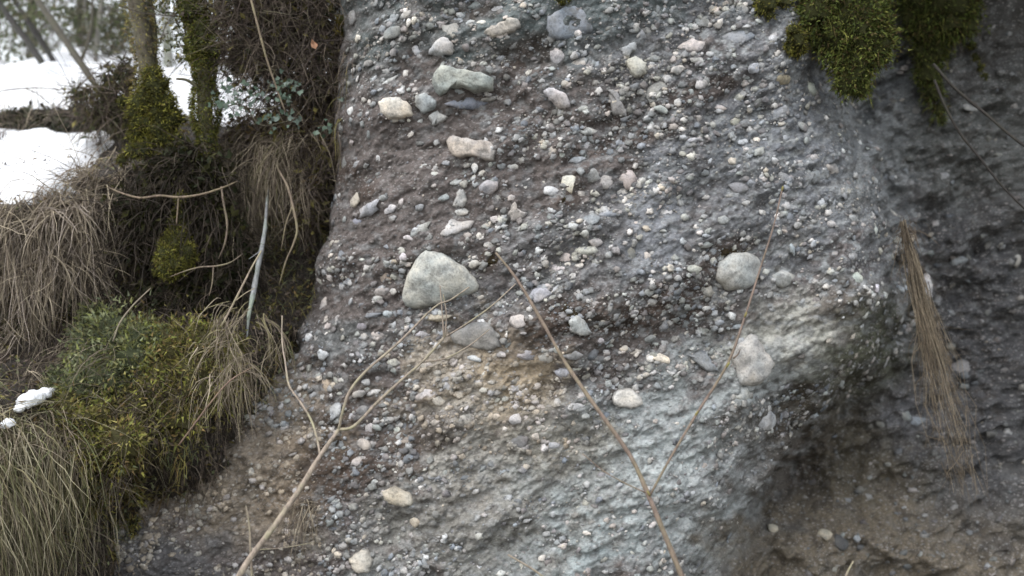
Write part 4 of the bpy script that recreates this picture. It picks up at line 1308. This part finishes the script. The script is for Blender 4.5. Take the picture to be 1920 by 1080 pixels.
brush('dead_brush', 'dark rooty undergrowth hanging in the hollow below the two mossy trunks', [(250, 400, 40), (300, 390, 40), (370, 420, 40), (420, 430, 35), (260, 470, 35), (390, 330, 35), (330, 330, 35), (410, 520, 40), (350, 560, 35), (270, 560, 30), (300, 340, 36), (350, 300, 30), (390, 380, 36), (280, 430, 40), (400, 470, 40), (450, 480, 30)], 2600, (0.1, 0.35), (0.0025, 0.006), [(0.025, 0.02, 0.016), (0.04, 0.032, 0.025), (0.07, 0.055, 0.042)], -0.06, ymax=4.78, leafn=9000, leafcols=[(0.025, 0.03, 0.012), (0.05, 0.05, 0.015), (0.035, 0.028, 0.018)], droop=(0.8, 2.5))  # near-black tones paint in the darkness of the hollow

# ivy: every leaf its own piece
ivy_root = empty('ivy_plant', P(470, 215, 4.75), 'pale blue-green ivy on top of the bank between the mossy trunk and the rock', 'ivy')
for pl in ([(410, 205, 4.72), (440, 195, 4.7), (470, 180, 4.7), (510, 165, 4.72), (550, 150, 4.75)], [(440, 195, 4.7), (480, 205, 4.7), (520, 200, 4.7), (545, 190, 4.72)], [(470, 215, 4.72), (490, 235, 4.7), (530, 230, 4.7), (560, 220, 4.7)]):
    part('stem', [tube_px(pl, [1.4] * len(pl), (0.07, 0.06, 0.04), 5, 0.05)], M_bark, ivy_root)
LM = []
for s in range(4):
    r = np.random.default_rng(s)
    out = np.array([(0, -0.5), (0.42, -0.42), (0.62, -0.02), (0.3, 0.12), (0.0, 0.7), (-0.3, 0.12), (-0.62, -0.02), (-0.42, -0.42)]) + r.normal(0, 0.05, (8, 2))
    v = [(0, 0, 0.0)] + [(a, b, 0.16 * abs(a) + 0.05 * r.normal()) for a, b in out]
    f = [(0, i + 1, (i + 1) % 8 + 1) for i in range(8)]
    me = mesh_of('leaf', v, f, M_ivy)
    c4 = me.color_attributes.new('Col', 'FLOAT_COLOR', 'POINT')
    base = [(0.075, 0.11, 0.08), (0.105, 0.145, 0.115), (0.05, 0.08, 0.05), (0.13, 0.165, 0.14)][s]
    c4.data.foreach_set('color', np.tile(np.array([*base, 1], np.float32), len(v)))
    LM.append(me)
rv = random.Random(5)
for (cx, cy, sx, sy, cnt) in ((430, 195, 22, 10, 30), (465, 178, 22, 11, 28), (535, 155, 22, 10, 22), (535, 182, 16, 9, 16), (490, 225, 22, 10, 16), (545, 220, 16, 8, 8), (610, 245, 12, 10, 10), (640, 180, 6, 6, 3), (420, 165, 10, 10, 6)):
    for k in range(cnt):
        a, b_ = rv.gauss(cx, sx), rv.gauss(cy, sy)
        Yl = 4.66 + rv.gauss(0, 0.05)
        o = bpy.data.objects.new('leaf', LM[rv.randrange(4)])
        C.objects.link(o)
        o.parent = ivy_root
        s = rv.uniform(5.5, 10.5) / F * Yl
        o.matrix_local = Matrix.Translation(Vector(P(a, b_, Yl)) - ivy_root.location) @ Matrix.Rotation(R(rv.gauss(75, 28)), 4, 'X') @ Matrix.Rotation(R(rv.gauss(0, 35)), 4, 'Y') @ Matrix.Rotation(R(rv.uniform(0, 360)), 4, 'Z') @ Matrix.Scale(s, 4)

# --- bare saplings and stems in front of the rock
TW = (0.27, 0.22, 0.175)
TWR = (0.17, 0.125, 0.10)


def sapling(name, label, main, mr, branches, col, cat='sapling', group=None, buds=()):
    root = empty(name, P(*main[0]), label, cat, group)
    part('stem', [tube_px(main, mr, col, 8, 0.055)], M_bark, root)
    for b_, r_ in branches:
        part('branch', [tube_px(b_, r_, col, 6, 0.055)], M_bark, root)
    for bx, by, bY, ang in buds:
        v = ICO1[0] * np.array([0.0045, 0.0045, 0.013])
        a = R(ang)
        v = np.stack([v[:, 0] * math.cos(a) + v[:, 2] * math.sin(a), v[:, 1], -v[:, 0] * math.sin(a) + v[:, 2] * math.cos(a)], -1)
        part('bud', [(v + P(bx, by, bY), ICO1[1], (0.20, 0.17, 0.06))], M_bark, root)
    return root


GS = 'bare saplings in front of the rock'
sapling('sapling', 'pale brown forked sapling leaning right from the bottom left of the rock', [(430, 1110, 3.35), (470, 1045, 3.4), (515, 985, 3.45), (560, 920, 3.5), (600, 855, 3.55), (635, 806, 3.6)], [6, 5.8, 5.4, 5, 4.4, 3.6],
        [([(635, 806, 3.6), (643, 770, 3.6), (655, 735, 3.62), (685, 697, 3.65), (750, 640, 3.7), (813, 577, 3.75), (845, 562, 3.78), (880, 538, 3.8)], [2.9, 2.7, 2.6, 2.5, 2.3, 1.9, 1.6, 1.2]),
         ([(635, 806, 3.6), (664, 799, 3.6), (705, 757, 3.65), (750, 715, 3.7), (795, 675, 3.75), (832, 633, 3.8)], [3.2, 3.0, 2.8, 2.6, 2.4, 2.0]),
         ([(832, 633, 3.8), (829, 585, 3.82), (825, 535, 3.84)], [1.7, 1.5, 1.2]), ([(834, 632, 3.8), (837, 590, 3.83), (831, 552, 3.85)], [1.5, 1.3, 1.0]),
         ([(832, 633, 3.8), (870, 610, 3.85), (920, 575, 3.9), (967, 532, 3.95)], [1.5, 1.4, 1.3, 1.0]), ([(790, 680, 3.75), (835, 672, 3.8), (880, 648, 3.85), (918, 617, 3.9)], [1.5, 1.4, 1.2, 0.9]),
         ([(600, 853, 3.55), (594, 820, 3.6), (582, 785, 3.65), (562, 752, 3.7), (542, 722, 3.75), (535, 680, 3.8), (529, 640, 3.85), (529, 592, 3.9)], [2.3, 2.2, 2.2, 2.1, 2.0, 1.8, 1.6, 1.1])], TW, group=GS)
sapling('sapling', 'tall bare sapling forking in a wide V right of centre', [(1290, 1110, 3.2), (1262, 1040, 3.22), (1235, 975, 3.25), (1216, 930, 3.28), (1182, 855, 3.33), (1115, 760, 3.4), (1060, 680, 3.5), (1012, 595, 3.58), (970, 525, 3.65), (930, 474, 3.7)], [5.6, 5.4, 5.1, 4.8, 4.4, 4.0, 3.7, 3.3, 2.8, 2.0],
        [([(1218, 930, 3.28), (1255, 862, 3.32), (1310, 770, 3.4), (1363, 685, 3.46), (1393, 605, 3.52), (1425, 505, 3.58), (1450, 425, 3.62), (1466, 358, 3.65)], [2.3, 2.4, 2.5, 2.4, 2.1, 1.8, 1.5, 1.3]),
         ([(1213, 925, 3.28), (1170, 905, 3.3), (1130, 882, 3.32), (1092, 850, 3.34)], [1.5, 1.3, 1.1, 0.8]), ([(1375, 672, 3.47), (1384, 664, 3.46), (1388, 655, 3.45)], [1.8, 1.4, 0.8])], TWR, group=GS,
        buds=((1467, 354, 3.65, 12), (1216, 925, 3.27, -30), (1306, 775, 3.39, 30), (1365, 684, 3.45, 30), (1398, 590, 3.52, 20)))
sapling('twig', 'short pale twig tip entering at the bottom edge right of centre', [(1035, 1095, 3.3), (1000, 1068, 3.3), (952, 1040, 3.3)], [2.4, 2.1, 1.4], [], TW, 'twig', 'loose twigs')
sapling('twig', 'short twig tip poking up at the bottom right corner', [(1578, 1100, 3.3), (1588, 1075, 3.3), (1600, 1052, 3.3)], [2.2, 2.0, 1.3], [], TW, 'twig', 'loose twigs')
sapling('twig', 'thin upright stem crossing the foot of the forked sapling', [(474, 1100, 3.45), (470, 1040, 3.45), (468, 990, 3.45), (461, 948, 3.45)], [2.3, 2.2, 1.9, 1.0], [([(480, 1031, 3.5), (530, 1027, 3.55), (590, 1017, 3.6)], [1.0, 1.0, 0.7])], TW, 'twig', 'loose twigs')

# dark bare stems hanging over the shaded rock on the right
sapling('hanging_vine', 'long dark stem slanting from the moss curtain to the right edge', [(1750, 120, 4.75), (1790, 165, 4.7), (1850, 215, 4.65), (1900, 258, 4.6), (1960, 300, 4.55)], [3.0, 2.8, 2.6, 2.5, 2.4], [], (0.028, 0.023, 0.02), 'vine', 'dark hanging stems at the right')
sapling('hanging_vine', 'lower dark stem curving down from the moss curtain beneath the other stem', [(1752, 150, 4.75), (1770, 195, 4.72), (1800, 250, 4.7), (1840, 300, 4.68), (1880, 350, 4.66), (1930, 400, 4.64)], [2.6, 2.4, 2.3, 2.2, 2.0, 1.6], [], (0.028, 0.023, 0.02), 'vine', 'dark hanging stems at the right')

# roots, sticks and stems on the left bank
GR = 'loose sticks and roots on the left bank'
sapling('hanging_root', 'smooth pale blue-grey root hanging straight down below the dry grass', [(503, 350, 4.85), (499, 400, 4.76), (496, 435, 4.70), (490, 470, 4.64), (482, 510, 4.6), (475, 550, 4.56), (467, 590, 4.52), (463, 635, 4.5)], [2.0, 3.0, 3.8, 4.4, 4.8, 5.0, 3.4, 1.0], [([(489, 470, 4.62), (478, 478, 4.6), (466, 486, 4.58)], [1.2, 0.9, 0.5])], (0.23, 0.235, 0.24), 'root', GR)
sapling('branch', 'brown bare branch lying across the dark hollow below the trunks', [(205, 352, 4.62), (228, 362, 4.58), (262, 371, 4.55), (300, 367, 4.52), (335, 370, 4.5), (375, 365, 4.5), (412, 354, 4.52), (445, 340, 4.6)], [1.2, 1.7, 2.2, 2.3, 2.4, 2.2, 2.0, 1.0], [([(335, 369, 4.5), (333, 395, 4.5), (331, 420, 4.5)], [1.6, 1.6, 1.4])], (0.17, 0.125, 0.09), 'branch', GR)
sapling('root', 'thin root bent across the bank above the olive shrub', [(312, 522, 4.5), (345, 509, 4.44), (375, 501, 4.42), (405, 499, 4.42), (432, 492, 4.44), (455, 476, 4.6)], [0.7, 1.1, 1.4, 1.6, 1.5, 0.9], [([(400, 500, 4.42), (398, 530, 4.42), (392, 555, 4.42)], [1.4, 1.2, 0.8])], (0.17, 0.13, 0.10), 'root', GR)
sapling('stick', 'straight straw-coloured stick leaning beside the pale hanging root', [(415, 612, 4.3), (445, 555, 4.32), (470, 505, 4.35), (490, 470, 4.4)], [1.9, 1.9, 1.7, 1.2], [([(440, 565, 4.3), (460, 550, 4.3), (478, 540, 4.32)], [1.0, 0.9, 0.7])], (0.30, 0.24, 0.18), 'stick', GR)
sapling('stem', 'thin arching stem above the grey-green shrub', [(212, 640, 4.0), (225, 605, 4.02), (250, 572, 4.05), (283, 540, 4.1)], [1.5, 1.6, 1.5, 1.0], [], (0.2, 0.165, 0.125), 'stem', GR)
sapling('stem', 'reddish-brown twig arching over bare rock below the olive shrub', [(335, 835, 4.15), (365, 795, 4.12), (395, 755, 4.1), (430, 715, 4.12), (470, 690, 4.15)], [1.5, 1.6, 1.6, 1.4, 1.0], [], (0.18, 0.12, 0.09), 'stem', GR)
sapling('stem', 'long thin stem slanting down through the top of the dead brush', [(466, -20, 4.55), (485, 55, 4.55), (500, 110, 4.56), (515, 155, 4.58), (535, 210, 4.6)], [2.0, 2.1, 2.0, 1.8, 1.4], [], (0.2, 0.155, 0.11), 'stem', GR)
sapling('hanging_root', 'bent pale brown root hanging among dry grass near the rock edge', [(512, 300, 4.85), (526, 325, 4.72), (540, 352, 4.64), (550, 390, 4.6), (557, 430, 4.58), (550, 458, 4.57), (536, 490, 4.56), (523, 535, 4.58)], [1.6, 2.0, 2.3, 2.3, 2.1, 1.9, 1.6, 0.8], [([(549, 385, 4.6), (536, 420, 4.58), (527, 470, 4.57)], [1.3, 1.1, 0.6])], (0.17, 0.13, 0.095), 'root', GR)
sapling('hanging_root', 'thin curved root hanging at the left of the straw grass', [(415, 350, 4.6), (420, 385, 4.58), (426, 420, 4.58), (422, 455, 4.58), (410, 485, 4.6)], [1.8, 2.0, 2.0, 1.8, 1.2], [], (0.17, 0.13, 0.10), 'root', GR)

sapling('stem', 'thin bramble stem arching low across the upper snow at the left', [(-30, 182, 5.9), (0, 171, 5.95), (40, 166, 6.0), (80, 165, 6.0), (120, 168, 6.0), (165, 162, 6.0), (200, 150, 6.0)], [1.2, 1.2, 1.2, 1.1, 1.0, 0.9, 0.6], [([(50, 167, 6.0), (75, 178, 5.95), (100, 205, 5.9)], [0.9, 0.8, 0.6])], (0.10, 0.08, 0.065), 'stem', GR)
# one curled dry leaf caught in the brush
v = np.array([(0, 0, 0), (0.5, -0.1, 0.3), (0.25, 0.1, 0.75), (0.0, -0.15, 1.05), (-0.3, 0.1, 0.7), (-0.5, -0.1, 0.3), (0.0, 0.12, 0.45)]) * np.array([0.032, 0.05, 0.045]) @ np.array([[0.85, 0.3, 0.42], [-0.4, 0.9, 0.1], [-0.35, -0.25, 0.9]])
p = P(592, 92, 4.45)
tag(build('dry_leaf', [(v + p, [(0, 1, 6), (1, 2, 6), (2, 3, 6), (3, 4, 6), (4, 5, 6), (5, 0, 6)], (0.34, 0.19, 0.12))], M_dry, smooth=False, loc=p), 'curled orange-brown dry leaf caught in the dead brush', 'leaf')
